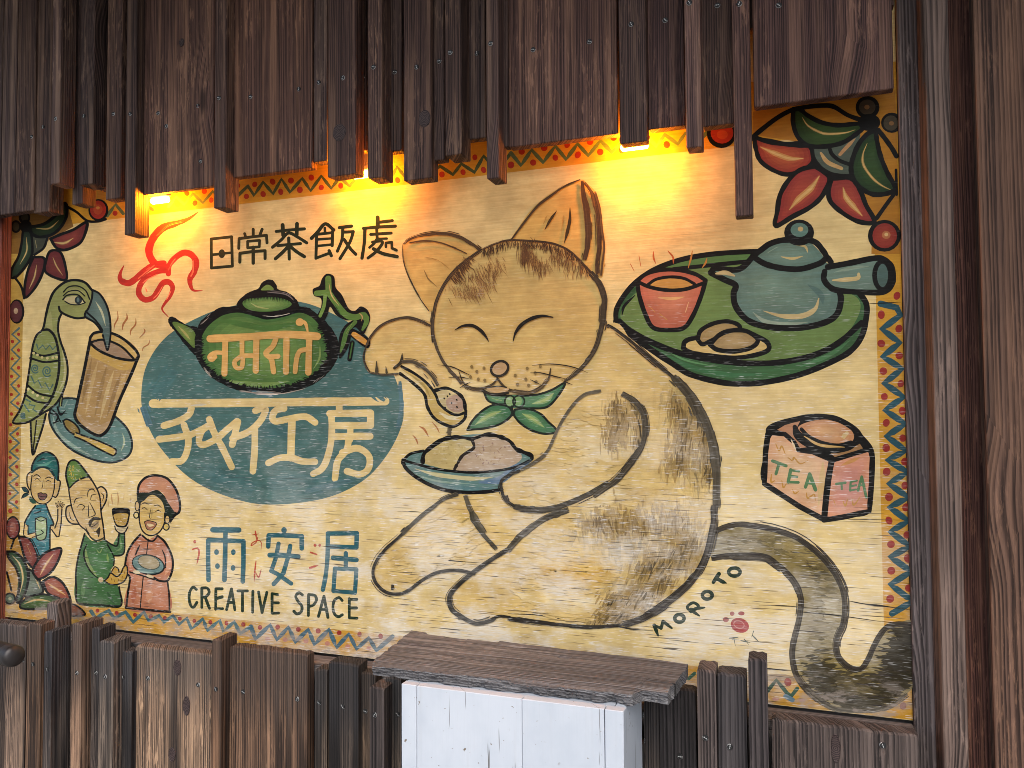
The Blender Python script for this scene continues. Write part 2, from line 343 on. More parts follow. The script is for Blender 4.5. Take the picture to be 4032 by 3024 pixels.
for k in range(7):
    wdt = random.choice((.035, .05, .1, .12)); board(frame, xd, xd+wdt, .125-.03*(k % 3), .03, 0.003, ZTOP, M['upper' if k % 2 else 'grey'], name='board'); xd += wdt

# ------------------------------------------------------------------ left-hand post
lp = empty('side_post', (-2.02, -0.03, .93)); tag(lp, 'reddish upright wooden post at the left end of the painted panel', 'post')
xl1 = xat('01', 62, 800, .0)
board(lp, xl1-.075, xl1, .03, .045, .955, 2.3, M['upper'], (2.4, 1.3, 1.1), 'batten')

# ------------------------------------------------------------------ lower fence
fence = tag(empty('board_fence', (-0.9, -0.08, 0.0)), 'charred and weathered vertical board fence below the painted panel', 'fence')
def dn(t, xl, xr, yt, d, th, tint=(1, 1, 1), mat='lower'):
    a = on_wall(*G(t, xl, yt), d); b = on_wall(*G(t, xr, yt), d)
    return board(fence, a.x, b.x, d, th, 0.004, (a.z+b.z)/2, M[mat], tint, 'batten' if (xr-xl) < 130 else 'board')
LOW = [
 ('02', -150, 0, 738, .098, .024, (1.4, 1.2, 1.1)), ('02', 1, 173, 755, .098, .026, (1.5, 1.25, 1.1)), ('02', 180, 272, 748, .122, .04, (1.5, 1.2, 1.0)), ('02', 306, 377, 612, .086, .04, (1.1, 1.1, 1.1), 'grey'),
 ('02', 290, 343, 798, .150, .05, (.9, .85, .85)), ('02', 468, 538, 748, .118, .06, (1.2, .95, .8)), ('02', 600, 655, 776, .096, .045, (.6, .62, .68)),
 ('02', 648, 745, 864, .130, .05), ('02', 776, 866, 930, .104, .03, (.8, .8, .82)), ('02', 884, 1384, 922, .090, .024, (1.55, 1.3, 1.08)), ('02', 1385, 1450, 850, .122, .05, (1.1, .85, .7)),
 ('02', 1500, 2010, 922, .094, .024, (1.0, .8, .68)), ('12', 396, 478, 1047, .106, .03, (.8, .78, .76)), ('12', 489, 684, 1006, .112, .036, (.5, .5, .52)),
 ('12', 688, 795, 1072, .098, .026, (.55, .52, .5)), ('12', 754, 852, 1164, .130, .04, (.8, .76, .74), 'grey'), ('12', 858, 962, 1100, .096, .026, (.6, .58, .56)),
 ('22', 885, 984, 1190, .092, .024, (.45, .45, .47)), ('22', 986, 1226, 1172, .088, .024, (.34, .36, .39), 'grey'), ('22', 1232, 1357, 1050, .124, .05, (.75, .75, .78), 'grey'),
 ('22', 1362, 1556, 1078, .108, .04, (.7, .72, .76), 'grey'), ('22', 1566, 1692, 980, .126, .04, (.55, .56, .6), 'grey'), ('32', 62, 1022, 1422, .094, .03, (.62, .6, .6), 'grey'),
]
for l in LOW: dn(*l[:6], tint=(l[6] if len(l) > 6 else (1, 1, 1)), mat=(l[7] if len(l) > 7 else 'lower'))
# boards behind the white cabinet, and on past the left edge of the picture
xa = xat('12', 962, 1100, .096); xe = xat('22', 885, 1190, .092)
k = 0
while xa < xe-.02:
    wdt = min(random.choice((.045, .09, .12)), xe-xa); board(fence, xa, xa+wdt, .092+.01*(k % 2), .024, .004, .905, M['lower'], (.7, .65, .6)); xa += wdt; k += 1
xl = min(b[1] for b in BOARDS if b[0].parent == fence)
for k in range(5):
    wdt = random.uniform(.06, .15); board(fence, xl-wdt, xl, .09+.012*(k % 2), .024, .004, .93, M['lower'], (1.2, 1.05, .95)); xl -= wdt
# level ledge behind the fence tops
zl = on_wall(*G('02', 1100, 915), .090).z - .006
lme = box_mesh('ledge', 2.30, .056, .02, .002)
lo = mesh_obj('ledge', lme, fence, (-0.955, -.035, zl-.02), M['ledge']); lo.color = (1.25, 1.2, 1.2, 1)

# ------------------------------------------------------------------ screws
def screw_mesh():
    bm = bmesh.new(); r = .0053
    bmesh.ops.create_cone(bm, cap_ends=True, segments=14, radius1=r, radius2=r*.86, depth=.0014, matrix=Matrix.Rotation(math.pi/2, 4, 'X'))
    nf = len(bm.faces)
    for a in (0.35, 0.35+math.pi/2):
        bmesh.ops.create_cube(bm, size=1.0, matrix=Matrix.Translation((0, -.0006, 0)) @ Matrix.Rotation(a, 4, 'Y') @ Matrix.Diagonal((r*1.15, .0006, r*.30, 1)))
    bm.faces.ensure_lookup_table()
    for i, f in enumerate(bm.faces): f.material_index = 0 if i < nf else 1
    me = bpy.data.meshes.new('screw'); bm.to_mesh(me); bm.free()
    me.materials.append(M['screw']); me.materials.append(M['black']); return me
SCREW = screw_mesh()
SPTS = {'00': '208,893 283,830 363,775 549,758 678,770 741,744 851,744 1033,740 1086,825 1294,691 1310,1053 1430,640 1637,632',
 '10': '293,582 424,538 581,509 712,502 781,438 920,470 1063,438 1210,400 1282,342 1457,347 1546,284',
 '20': '165,325 533,272 806,158 1028,132 1185,18 1368,35 1511,25', '30': '110,35',
 '02': '150,995 216,1020 308,1052 502,1077 627,1075 687,1102 804,1103 966,1112 1295,1155 1411,1183 1589,1200',
 '12': '282,1248 425,1272 580,1297 727,1327 789,1352 940,1347', '22': '1124,1622 1290,1500 1450,1560', '32': '790,1550'}
def add_screws():
    for t, s in SPTS.items():
        for q in s.split():
            px = G(t, *map(float, q.split(',')))
            best = None
            for b in BOARDS:
                p = on_wall(px[0], px[1], b[3])
                if b[1]-.002 <= p.x <= b[2]+.002 and b[4] <= p.z <= b[5] and (best is None or b[3] > best[0][3]): best = (b, p)
            if best:
                b, p = best
                s_ = mesh_obj('screw', SCREW, b[0], (min(max(p.x, b[1]+.006), b[2]-.006), -b[3]-.0011, p.z)); s_.rotation_euler.y = random.random()*3
add_screws()

# ------------------------------------------------------------------ knots standing in the boards
def knot(t, x, y, rx, rz):
    px = G(t, x, y); best = None
    for b in BOARDS:
        p = on_wall(px[0], px[1], b[3])
        if b[1] <= p.x <= b[2] and b[4] <= p.z <= b[5] and (best is None or b[3] > best[0][3]): best = (b, p)
    b, p = best; bm = bmesh.new(); rings = []
    for k, h in ((1.0, -.0002), (.93, .0011), (.85, .0004), (.5, .0009), (.2, .0006)):
        rings.append([bm.verts.new((rx*k*math.cos(2*math.pi*i/22)*(1+.05*math.sin(i*1.7)), -h, rz*k*math.sin(2*math.pi*i/22))) for i in range(22)])
    for a, c in zip(rings, rings[1:]):
        for i in range(22): bm.faces.new((a[i], a[(i+1) % 22], c[(i+1) % 22], c[i]))
    bm.faces.new(rings[-1]); bmesh.ops.recalc_face_normals(bm, faces=bm.faces)
    if sum(f.normal.y for f in bm.faces) > 0: bmesh.ops.reverse_faces(bm, faces=bm.faces)
    me = bpy.data.meshes.new('knot'); bm.to_mesh(me); bm.free()
    mesh_obj('knot', me, b[0], (p.x, -b[3]-.0009, p.z), M['knot'])
for q in (('10', 560, 866, .0165, .019), ('10', 1115, 775, .0135, .018), ('00', 1188, 278, .008, .010), ('02', 1160, 1042, .011, .018), ('02', 1220, 1292, .010, .022), ('02', 1125, 1610, .010, .016), ('32', 482, 1570, .0075, .024)): knot(*q)

# ------------------------------------------------------------------ white cabinet with a weathered slab on it
zr = on_wall(*G('22', 902, 1330), .094); xr_ = zr.x
rr = ray(*G('22', 757, 1330)); tt = (xr_-CAM.x)/rr.x; fc_ = CAM + rr*tt
YF, ZB = -fc_.y, fc_.z                        # how far the front stands out, height of its top
xl_ = on_wall(*G('12', 962, 1200), YF).x
cab = tag(empty('white_cabinet', ((xl_+xr_)/2, -(YF+.1)/2, 0)), 'white painted plank cabinet with cracked chipped paint against the fence', 'cabinet')
seams = [xl_, on_wall(*G('12', 1062, 1400), YF).x, on_wall(*G('22', 92, 1400), YF).x, on_wall(*G('22', 630, 1400), YF).x, xr_]
for i in range(4):
    me = box_mesh('plank', seams[i+1]-seams[i]-.0009, .018, ZB-.02, .0009, .0003)
    mesh_obj('plank', me, cab, ((seams[i]+seams[i+1])/2, -(YF-.009), .02), M['white'])
sdp = YF-.018-.128
me = box_mesh('side_panel', .018, sdp, ZB-.021, .002, .0005); mesh_obj('side_panel', me, cab, (xr_-.010, -(.128+sdp/2), .02), M['white'])
me = box_mesh('side_panel', .018, sdp, ZB-.021, .002, .0005); mesh_obj('side_panel', me, cab, (xl_+.010, -(.128+sdp/2), .02), M['white'])
me = box_mesh('top_board', xr_-xl_-.04, YF-.15, .016, .001); mesh_obj('top_board', me, cab, ((xl_+xr_)/2, -(YF-.02+.13)/2, ZB-.018), M['white'])
me = box_mesh('plinth', xr_-xl_-.01, YF-.15, .022, .001); mesh_obj('plinth', me, cab, ((xl_+xr_)/2, -(YF+.11)/2, .001), M['white'])
for q in ((885, 1355), (895, 1525)):
    gx = G('22', *q); r2 = ray(*gx); t2 = (xr_-CAM.x)/r2.x; p = CAM + r2*t2
    s_ = mesh_obj('screw', SCREW, cab, (xr_+.0002-.001, p.y, p.z)); s_.rotation_euler = (0, 0, math.pi/2)

ZS = ZB + .023
def slab():
    cs = [on_level(*G('12', 765, 1012), ZS), on_level(*G('22', 1030, 1225), ZS), on_level(*G('22', 1180, 1020), ZS), on_level(*G('12', 1030, 800), ZS)]
    nx, ny = 150, 22; bm = bmesh.new(); top = []; bot = []
    for j in range(ny+1):
        v = j/ny; rt = []; rb = []
        for i in range(nx+1):
            u = i/nx
            p = (cs[0]*(1-u)+cs[1]*u)*(1-v) + (cs[3]*(1-u)+cs[2]*u)*v
            e = noise.noise(Vector((p.x*14, 3, p.y*9)))
            fr = max(0.0, 1-v*6)                                  # the worn front edge
            rag = (noise.noise(Vector((p.x*60, 1, 0)))*.005 + noise.noise(Vector((p.x*190, 4, 0)))*.003)*fr
            ends = noise.noise(Vector((7, p.y*120, u*3)))*.006*(1 if i in (0, nx) else 0)
            q = Vector((p.x+ends, p.y-rag, ZS + e*.0016 + noise.noise(Vector((p.x*7, p.y*170, 5)))*.0014 - (.0035 if noise.noise(Vector((p.x*4, p.y*110, 11))) > .46 else 0) - fr*fr*(.004+.005*abs(noise.noise(Vector((p.x*25, 9, 2)))))))
            if u > .90 and v < .32: q.y += .022*min(1, (u-.90)/.02); 
            rt.append(bm.verts.new(q))
            rb.append(bm.verts.new((q.x - (.004*noise.noise(Vector((p.x*40, 5, 5))) if i in (0, nx) else 0), q.y + fr*.012*noise.noise(Vector((p.x*35, 8, 1))) + fr*.004, ZB+.0003)))
        top.append(rt); bot.append(rb)
    for j in range(ny):
        for i in range(nx):
            bm.faces.new((top[j][i], top[j][i+1], top[j+1][i+1], top[j+1][i]))
            bm.faces.new((bot[j][i], bot[j+1][i], bot[j+1][i+1], bot[j][i+1]))
    # front and back faces in three rough courses
    def wall(a, b, flip):
        n = len(a); rows = [a]
        for k in (1, 2, 3, 4, 5):
            row = []
            for i in range(n):
                m = a[i].co.lerp(b[i].co, k/6.0); m.y += noise.noise(Vector((m.x*28, k*7, 3)))*.0045 + noise.noise(Vector((m.x*120, k*9, 6)))*.0035; m.z += noise.noise(Vector((m.x*30, k*5, 1)))*.0014
                row.append(bm.verts.new(m))
            rows.append(row)
        rows.append(b)
        for k in range(6):
            for i in range(n-1):
                f = (rows[k][i], rows[k+1][i], rows[k+1][i+1], rows[k][i+1]); bm.faces.new(f if not flip else f[::-1])
        return rows
    wall(top[0], bot[0], False); wall(top[-1], bot[-1], True)
    for i in (0, nx):
        for j in range(ny):
            f = (top[j][i], top[j+1][i], bot[j+1][i], bot[j][i]); bm.faces.new(f if i == 0 else f[::-1])
    bmesh.ops.remove_doubles(bm, verts=bm.verts, dist=1e-5)
    c = Vector((0, 0, 0))
    for q in cs: c += q/4
    for v_ in bm.verts: v_.co -= Vector((c.x, c.y, ZB))
    bmesh.ops.recalc_face_normals(bm, faces=bm.faces)
    me = bpy.data.meshes.new('weathered_slab'); bm.to_mesh(me); bm.free()
    o = mesh_obj('weathered_slab', me, None, (c.x, c.y, ZB), M['slab']); o.color = (1, 1, 1, 1)
    return tag(o, 'split weathered brown wooden slab lying on the white cabinet', 'plank')
slab()

# ------------------------------------------------------------------ end of a dark iron rail by the fence
def rail():
    dep = 1.62
    def at(x, y, dp): 
        g = G('02', x, y); return CAM + ray(*g)*dp
    e = at(92, 968, dep); a = at(-260, 880, dep+.16)
    ax = (a-e).normalized(); L = 1.0; r = .0225
    up_ = Vector((0, 0, 1)); s1 = ax.cross(up_).normalized(); s2 = s1.cross(ax).normalized()
    bm = bmesh.new(); rings = []
    prof = [(-.0085, .30), (-.0075, .62), (-.0045, .86), (0.0, .97), (.004, 1.0), (.03, 1.0), (.0305, .985), (.032, .985), (.0325, 1.0), (L, 1.0)]
    for h, k in prof:
        ring = [bm.verts.new(e + ax*h + (s1*math.cos(2*math.pi*i/28) + s2*math.sin(2*math.pi*i/28))*r*k) for i in range(28)]; rings.append(ring)
    for p, q in zip(rings, rings[1:]):
        for i in range(28): bm.faces.new((p[i], p[(i+1) % 28], q[(i+1) % 28], q[i]))
    bm.faces.new(rings[0]); bm.faces.new(rings[-1])
    for v in bm.verts: v.co -= e
    bmesh.ops.recalc_face_normals(bm, faces=bm.faces)
    me = bpy.data.meshes.new('pipe'); bm.to_mesh(me); bm.free()
    for f in me.polygons: f.use_smooth = True
    foot = e + ax*.75
    root = tag(empty('hand_rail', (foot.x, foot.y, 0)), 'dark iron hand rail with a rounded end in front of the fence', 'rail')
    mesh_obj('pipe', me, root, e, M['iron'])
    pm = bpy.data.meshes.new('upright'); b2 = bmesh.new()
    bmesh.ops.create_cone(b2, cap_ends=True, segments=20, radius1=.02, radius2=.02, depth=foot.z, matrix=Matrix.Translation((0, 0, foot.z/2))); b2.to_mesh(pm); b2.free()
    mesh_obj('upright', pm, root, (foot.x, foot.y, .001), M['iron'])
rail()

# ------------------------------------------------------------------ lamps behind the hanging boards
def glow():
    n = N('lamp_glow'); e = n.t.nodes.new('ShaderNodeEmission'); e.inputs[0].default_value = (1.0, 0.30, 0.008, 1); e.inputs[1].default_value = LAMP
    n.t.links.new(e.outputs[0], n.out.inputs[0]); return n.m
LAMP = 430.0
GM = glow()
def lamp(t, x, y, dz, lab):
    p = on_wall(*G(t, x, y), .037); p.z += dz
    root = tag(empty('strip_lamp', p), lab, 'lamp', 'small lamps behind the hanging boards')
    bm = bmesh.new(); L = .054; r = .0075
    for h, k in ((-.5, .4), (-.46, .85), (-.42, 1), (.42, 1), (.46, .85), (.5, .4)):
        for i in range(14): bm.verts.new((h*L, math.cos(2*math.pi*i/14)*r*k, math.sin(2*math.pi*i/14)*r*k))
    bm.verts.ensure_lookup_table()
    for j in range(5):
        for i in range(14): bm.faces.new((bm.verts[j*14+i], bm.verts[j*14+(i+1) % 14], bm.verts[(j+1)*14+(i+1) % 14], bm.verts[(j+1)*14+i]))
    bm.faces.new([bm.verts[i] for i in range(14)]); bm.faces.new([bm.verts[70+i] for i in range(14)])
    bmesh.ops.recalc_face_normals(bm, faces=bm.faces)
    me = bpy.data.meshes.new('bulb'); bm.to_mesh(me); bm.free()
    mesh_obj('bulb', me, root, p, GM)
    me = box_mesh('housing', .058, .013, .012, .002); mesh_obj('housing', me, root, (p.x, p.y, p.z+.0072), M['housing'])
    z1 = 2.245
    if z1-p.z-.02 > .01:
        me = box_mesh('bracket', .012, .004, z1-p.z-.0185, .0005); mesh_obj('bracket', me, root, (p.x, p.y+.009, p.z+.0185), M['housing'])
lamp('00', 1045, 1330, .008, 'small warm lamp glowing under the hanging boards by the red steam swirl')
lamp('10', 715, 1150, .003, 'small warm lamp glowing behind the knotty hanging board above the dark lettering')
lamp('20', 828, 965, .003, 'small warm lamp glowing behind the wide batten right of the cat ear')
# ------------------------------------------------------------------ painting kit
def pts(s): return [tuple(map(float, q.split(','))) for q in s.split()]
def spline(P, closed=False, n=8):
    if len(P) < 3: return list(P) if not closed else list(P)
    out = []; L = len(P); rng = range(L) if closed else range(L-1)
    g = lambda i: P[i % L] if closed else (P[i] if 0 <= i < L else (2*P[0][0]-P[1][0], 2*P[0][1]-P[1][1]) if i < 0 else (2*P[-1][0]-P[-2][0], 2*P[-1][1]-P[-2][1]))
    for i in rng:
        a, b, c, d = g(i-1), g(i), g(i+1), g(i+2)
        for k in range(n):
            t = k/n
            out.append(tuple(.5*((2*b[j]) + (-a[j]+c[j])*t + (2*a[j]-5*b[j]+4*c[j]-d[j])*t*t + (-a[j]+3*b[j]-3*c[j]+d[j])*t**3) for j in (0, 1)))
    if not closed: out.append(P[-1])
    return out
STEP = 2.5e-6
def inside(p, P):
    c = False; j = len(P)-1
    for i in range(len(P)):
        if (P[i][1] > p[1]) != (P[j][1] > p[1]) and p[0] < (P[j][0]-P[i][0])*(p[1]-P[i][1])/(P[j][1]-P[i][1])+P[i][0]: c = not c
        j = i
    return c
class Motif:
    """one painted motif on the panel: flat coats of paint, each a hair's breadth over the one below"""
    def __init__(s, name, label, base=1e-4):
        s.n, s.lab, s.y = name, label, base*0.35; s.v = []; s.f = []; s.c = []; s.t = '00'; s.pc = []; s.clip = None
    def T(s, t): s.t = t; return s
    def _add(s, P, faces, col, y0=None, y1=None):
        """P in photograph pixels; traced onto the panel's plane"""
        if y0 is None: s.y += STEP; y0 = s.y
        k = len(s.v); n = len(P); s.pc.append((k, k+n, len(s.f), len(s.f)+len(faces), min(p[0] for p in P), max(p[0] for p in P), min(p[1] for p in P), max(p[1] for p in P)))
        for i, p in enumerate(P):
            w_ = on_wall(p[0], p[1], 0.0)
            yy = y0 if y1 is None else y0 + (y1-y0)*i/max(1, n-1)
            s.v.append((w_.x, -yy, w_.z)); s.c.append(col if not isinstance(col[0], (list, tuple)) else col[i])
        s.f += [tuple(k+i for i in f) for f in faces]
    def fill(s, P, col, smooth=True, n=6, into=None, steps=4, amt=0.75, jag=0.0):
        P = pts(P) if isinstance(P, str) else P
        if smooth: P = spline(P, True, n)
        Q = [G(s.t, *p) for p in P]
        if jag: Q = [(a+random.gauss(0, jag), b+random.gauss(0, jag)) for a, b in Q]
        c0 = plin(col); s._poly(Q, c0)
        if into:
            c1 = plin(into); cx = sum(q[0] for q in Q)/len(Q); cy = sum(q[1] for q in Q)/len(Q)
            for k in range(1, steps+1):
                f = 1-amt*k/steps; m = k/steps
                s._poly([(cx+(q[0]-cx)*f, cy+(q[1]-cy)*f) for q in Q], [a*(1-m)+b*m for a, b in zip(c0, c1)])
        return s
    def _poly(s, Q, col):
        tri = tessellate_polygon([[Vector((q[0], q[1], 0)) for q in Q]])
        s._add(Q, tri, col)
    def ell(s, x, y, rx, ry, col, rot=0.0, into=None):
        r = math.radians(rot); P = []
        for i in range(20):
            a = 2*math.pi*i/20; u, v = rx*math.cos(a), ry*math.sin(a)
            P.append((x+u*math.cos(r)-v*math.sin(r), y+u*math.sin(r)+v*math.cos(r)))
        return s.fill(P, col, False, into=into)
    def ring(s, x, y, rx, ry, w_, col, rot=0.0):
        r = math.radians(rot); P = []
        for i in range(26):
            a = 2*math.pi*i/25*.995; u, v = rx*math.cos(a), ry*math.sin(a)
            P.append((x+u*math.cos(r)-v*math.sin(r), y+u*math.sin(r)+v*math.cos(r)))
        return s.stroke(P, w_, col, smooth=False)
    def smudge(s, P, hw, n, d, ln, w_, col, base, bend=.12, k=.9, clip=None):
        """soft worked-in patch: short brush marks that fade into the colour around them"""
        P = spline(pts(P), False, 8); c1 = plin(col); c0 = plin(base); y0 = s.y; sc_ = TL[s.t][2]
        for _ in range(n):
            f = random.random()*(len(P)-1.001); i = int(f); u = f-i; r = random.gauss(0, .55); t_ = random.random()*6.283
            x = P[i][0]*(1-u)+P[i+1][0]*u+r*hw*math.cos(t_); y = P[i][1]*(1-u)+P[i+1][1]*u+r*hw*math.sin(t_)
            m = k*math.exp(-2.2*r*r)*random.uniform(.25, 1); cc = [a*(1-m)+b_*m for a, b_ in zip(c0, c1)]
            a = math.atan2(d[1], d[0])+random.gauss(0, bend); l = ln*random.uniform(.5, 1.2); h = w_*random.uniform(.4, 1.1)/sc_/2
            p0 = G(s.t, x, y); p2 = G(s.t, x+l*math.cos(a), y+l*math.sin(a))
            cl = clip or s.clip
            if cl and not (inside(p0, cl) and inside(p2, cl)): continue
            nx, ny = -math.sin(a)*h, math.cos(a)*h; dx, dy = p2[0]-p0[0], p2[1]-p0[1]
            V = [p0, (p0[0]+dx*.25+nx, p0[1]+dy*.25+ny), (p0[0]+dx*.25-nx, p0[1]+dy*.25-ny), (p0[0]+dx*.75+nx, p0[1]+dy*.75+ny), (p0[0]+dx*.75-nx, p0[1]+dy*.75-ny), p2]
            yy = y0+random.uniform(.2, 24)*STEP; s._add(V, [(0, 1, 2), (1, 3, 4, 2), (3, 5, 4)], cc, yy, yy+STEP*.3)
        s.y = y0+25*STEP; return s
    def stroke(s, P, w_, col, taper=(1, 1), smooth=True, jit=0.05, close=False, n=7):
        P = pts(P) if isinstance(P, str) else P
        if close: P = P+[P[0]]
        if smooth and len(P) > 2: P = spline(P, close and False, n)
        else:
            o = []
            for a, b in zip(P, P[1:]):
                m = max(1, int(math.hypot(b[0]-a[0], b[1]-a[1])/40)); o += [(a[0]+(b[0]-a[0])*k/m, a[1]+(b[1]-a[1])*k/m) for k in range(m)]
            P = o+[P[-1]]
        sc_ = TL[s.t][2]; Q = [G(s.t, *p) for p in P]; W = w_/sc_/2*(1.13 if col == '#0e0d0a' else 1.0); N_ = len(Q)
        ph = random.random()*50
        def wid(i):
            f = i/max(1, N_-1)
            if isinstance(w_, (list, tuple)): pass
            k = taper[0]+(1-taper[0])*min(1, f*3) if f < .5 else taper[1]+(1-taper[1])*min(1, (1-f)*3)
            return W*k*(1+jit*2*noise.noise(Vector((i*.35, ph, 0))))
        V = []; F = []
        for i, q in enumerate(Q):
            a = Q[max(0, i-1)]; b = Q[min(N_-1, i+1)]
            dx, dy = b[0]-a[0], b[1]-a[1]; l = math.hypot(dx, dy) or 1; nx, ny = -dy/l, dx/l; h = wid(i)
            V += [(q[0]+nx*h, q[1]+ny*h), (q[0]-nx*h, q[1]-ny*h)]
        for i in range(N_-1): F.append((2*i, 2*i+1, 2*i+3, 2*i+2))
        s.y += STEP*1.5; y0 = s.y; s.y += STEP*1.5
        c = plin(col) if isinstance(col, str) else col
        s._add(V, F, c, y0, s.y)
        for e, (i, j) in enumerate(((0, min(1, N_-1)), (N_-1, max(0, N_-2)))):    # rounded brush ends
            h = wid(i)
            if h < .8: continue
            q = Q[i]; d0 = math.atan2(q[1]-Q[j][1], q[0]-Q[j][0])
            arc = [(q[0]+h*math.cos(d0+math.pi*(k/8-.5)), q[1]+h*math.sin(d0+math.pi*(k/8-.5))) for k in range(9)]
            s._add(arc, [tuple(range(9))], c, y0 if e == 0 else s.y)
        return s
    def corner(s, P, w_, col, close=False):
        """lettering: straight strokes with rounded joins"""
        P = pts(P) if isinstance(P, str) else P
        if close: P = P+[P[0]]
        for a, b in zip(P, P[1:]): s.stroke([a, b], w_, col, smooth=False, jit=0.04)
        return s
    def dry(s, P, w_, col, dens=1.0, taper=(1, 1), spread=1.15, break_=.3, var=.85):
        """dry brush: many bristle lines that start, stop and thin out"""
        P = pts(P) if isinstance(P, str) else P
        P = spline(P, False, 8) if len(P) > 2 else [(P[0][0]+(P[1][0]-P[0][0])*k/8, P[0][1]+(P[1][1]-P[0][1])*k/8) for k in range(9)]
        sc_ = TL[s.t][2]; Q = [G(s.t, *p) for p in P]; N_ = len(Q); W = w_/sc_/2
        c = plin(col); nb = max(5, int(W*1.5*dens)); y0 = s.y
        for b in range(nb):
            o = random.gauss(0, .42)*spread; o = max(-1.15, min(1.15, o))
            edge = min(1, abs(o))
            i0 = 0 if random.random() > break_ else random.randint(0, N_//2); i1 = N_ if random.random() > break_ else random.randint(N_//2, N_)
            if edge > .6 and N_ > 8: i0 = random.randint(0, N_-4); i1 = min(N_, i0+random.randint(3, max(4, N_//3)))
            if i1-i0 < 3: continue
            hw = W*random.uniform(.05, .17)+.25; ph = random.random()*90
            m = random.uniform(0, var); cc = [x*(1+m*1.6)+.02*m for x in c]
            V = []; F = []; nn = i1-i0
            for k in range(nn):
                i = i0+k; a = Q[max(0, i-1)]; d = Q[min(N_-1, i+1)]; q = Q[i]
                dx, dy = d[0]-a[0], d[1]-a[1]; l = math.hypot(dx, dy) or 1; nx, ny = -dy/l, dx/l
                f = i/(N_-1); tw = taper[0]+(1-taper[0])*min(1, f*2.5) if f < .5 else taper[1]+(1-taper[1])*min(1, (1-f)*2.5)
                off = W*o*tw+noise.noise(Vector((i*.25, ph, 1)))*W*.12
                h = hw*(1 if 0 < k < nn-1 else .2)*max(.3, tw)
                V += [(q[0]+nx*(off+h), q[1]+ny*(off+h)), (q[0]+nx*(off-h), q[1]+ny*(off-h))]
            for k in range(nn-1): F.append((2*k, 2*k+1, 2*k+3, 2*k+2))
            yy = y0+random.uniform(.2, 9)*STEP; s._add(V, F, cc, yy, yy+STEP*.5)
        s.y = y0+10*STEP
        return s
    def hairs(s, region, n, d, ln, w_, col, var=.5, bend=.15, curve=None):
        """short single hairs over a band (region = centre line, half width)"""
        P, hw = region; P = spline(pts(P), False, 8); c = plin(col); y0 = s.y; sc_ = TL[s.t][2]
        for k in range(n):
            f = random.random()*(len(P)-1.001); i = int(f); u = f-i
            x = P[i][0]*(1-u)+P[i+1][0]*u + random.gauss(0, .5)*hw; y = P[i][1]*(1-u)+P[i+1][1]*u + random.gauss(0, .5)*hw
            a = math.atan2(d[1], d[0])+random.gauss(0, bend); l = ln*random.uniform(.5, 1.3); h = w_*random.uniform(.5, 1.2)/sc_/2
            p0 = G(s.t, x, y); p2 = G(s.t, x+l*math.cos(a), y+l*math.sin(a)); pm = ((p0[0]+p2[0])/2+random.gauss(0, 1), (p0[1]+p2[1])/2)
            nx, ny = -math.sin(a), math.cos(a); m = random.uniform(0, var); cc = [q*(1+m*2)+.02*m for q in c]
            V = [(p0[0]+nx*h*.5, p0[1]+ny*h*.5), (p0[0]-nx*h*.5, p0[1]-ny*h*.5), (pm[0]+nx*h, pm[1]+ny*h), (pm[0]-nx*h, pm[1]-ny*h), p2]
            yy = y0+random.uniform(.2, 14)*STEP
            s._add(V, [(0, 1, 3, 2), (2, 3, 4)], cc, yy, yy+STEP*.4)
        s.y = y0+15*STEP; return s
    def _mesh(s, v, f, c):
        me = bpy.data.meshes.new(s.n); me.from_pydata(v, [], f)
        at = me.color_attributes.new('Col', 'FLOAT_COLOR', 'POINT')
        at.data.foreach_set('color', [k for q in c for k in (q[0], q[1], q[2], 1.0)])
        bm = bmesh.new(); bm.from_mesh(me)
        for q in bm.faces:
            q.normal_update()
            if q.normal.y > 0: q.normal_flip()
        bm.to_mesh(me); bm.free(); return me
    def done(s, pieces=None, gap=2.0):
        """pieces: name of the sub-parts when the motif is made of separate marks (letters, cracks)"""
        if not pieces:
            o = mesh_obj(s.n, s._mesh(s.v, s.f, s.c), MURAL, (0, 0, 0), M['paint']); o['label'] = s.lab; return o
        par = bpy.data.objects.new(s.n, None); COL.objects.link(par); par.parent = MURAL; par.empty_display_size = .02; par['label'] = s.lab
        grp = list(range(len(s.pc)))
        def root(i):
            while grp[i] != i: i = grp[i]
            return i
        for i, a in enumerate(s.pc):
            for j in range(i):
                b_ = s.pc[j]
                if a[4]-gap < b_[5] and b_[4]-gap < a[5] and a[6]-gap < b_[7] and b_[6]-gap < a[7]: grp[root(i)] = root(j)
        sets = {}
        for i in range(len(s.pc)): sets.setdefault(root(i), []).append(s.pc[i])
        for g_ in sets.values():
            v, f, c = [], [], []
            for a in g_:
                k = len(v)-a[0]; v += s.v[a[0]:a[1]]; c += s.c[a[0]:a[1]]; f += [tuple(i+k for i in q) for q in s.f[a[2]:a[3]]]
            mesh_obj(pieces, s._mesh(v, f, c), par, (0, 0, 0), M['paint'])
        return par

# ------------------------------------------------------------------ the painted panel
XL_, XR_, ZB_, ZT_ = -2.02, XA-.0004, .964, 2.30
pm_ = box_mesh('painted_panel', XR_-XL_, .012, ZT_-ZB_, 0.0)
for v in pm_.vertices: v.co += Vector(((XL_+XR_)/2, .006, ZB_))
ca = pm_.color_attributes.new('Col', 'FLOAT_COLOR', 'POINT')
bc = plin('#ead7a6')
ca.data.foreach_set('color', [k for _ in pm_.vertices for k in (bc[0], bc[1], bc[2], 1.0)])
MURAL = mesh_obj('painted_panel', pm_, None, (0, 0, 0), M['paint'])
tag(MURAL, 'wide plywood panel painted with a cat, teapots, figures and lettering', 'mural')
K = '#0e0d0a'      # black line paint
CR = '#e6d3a0'     # cream lettering
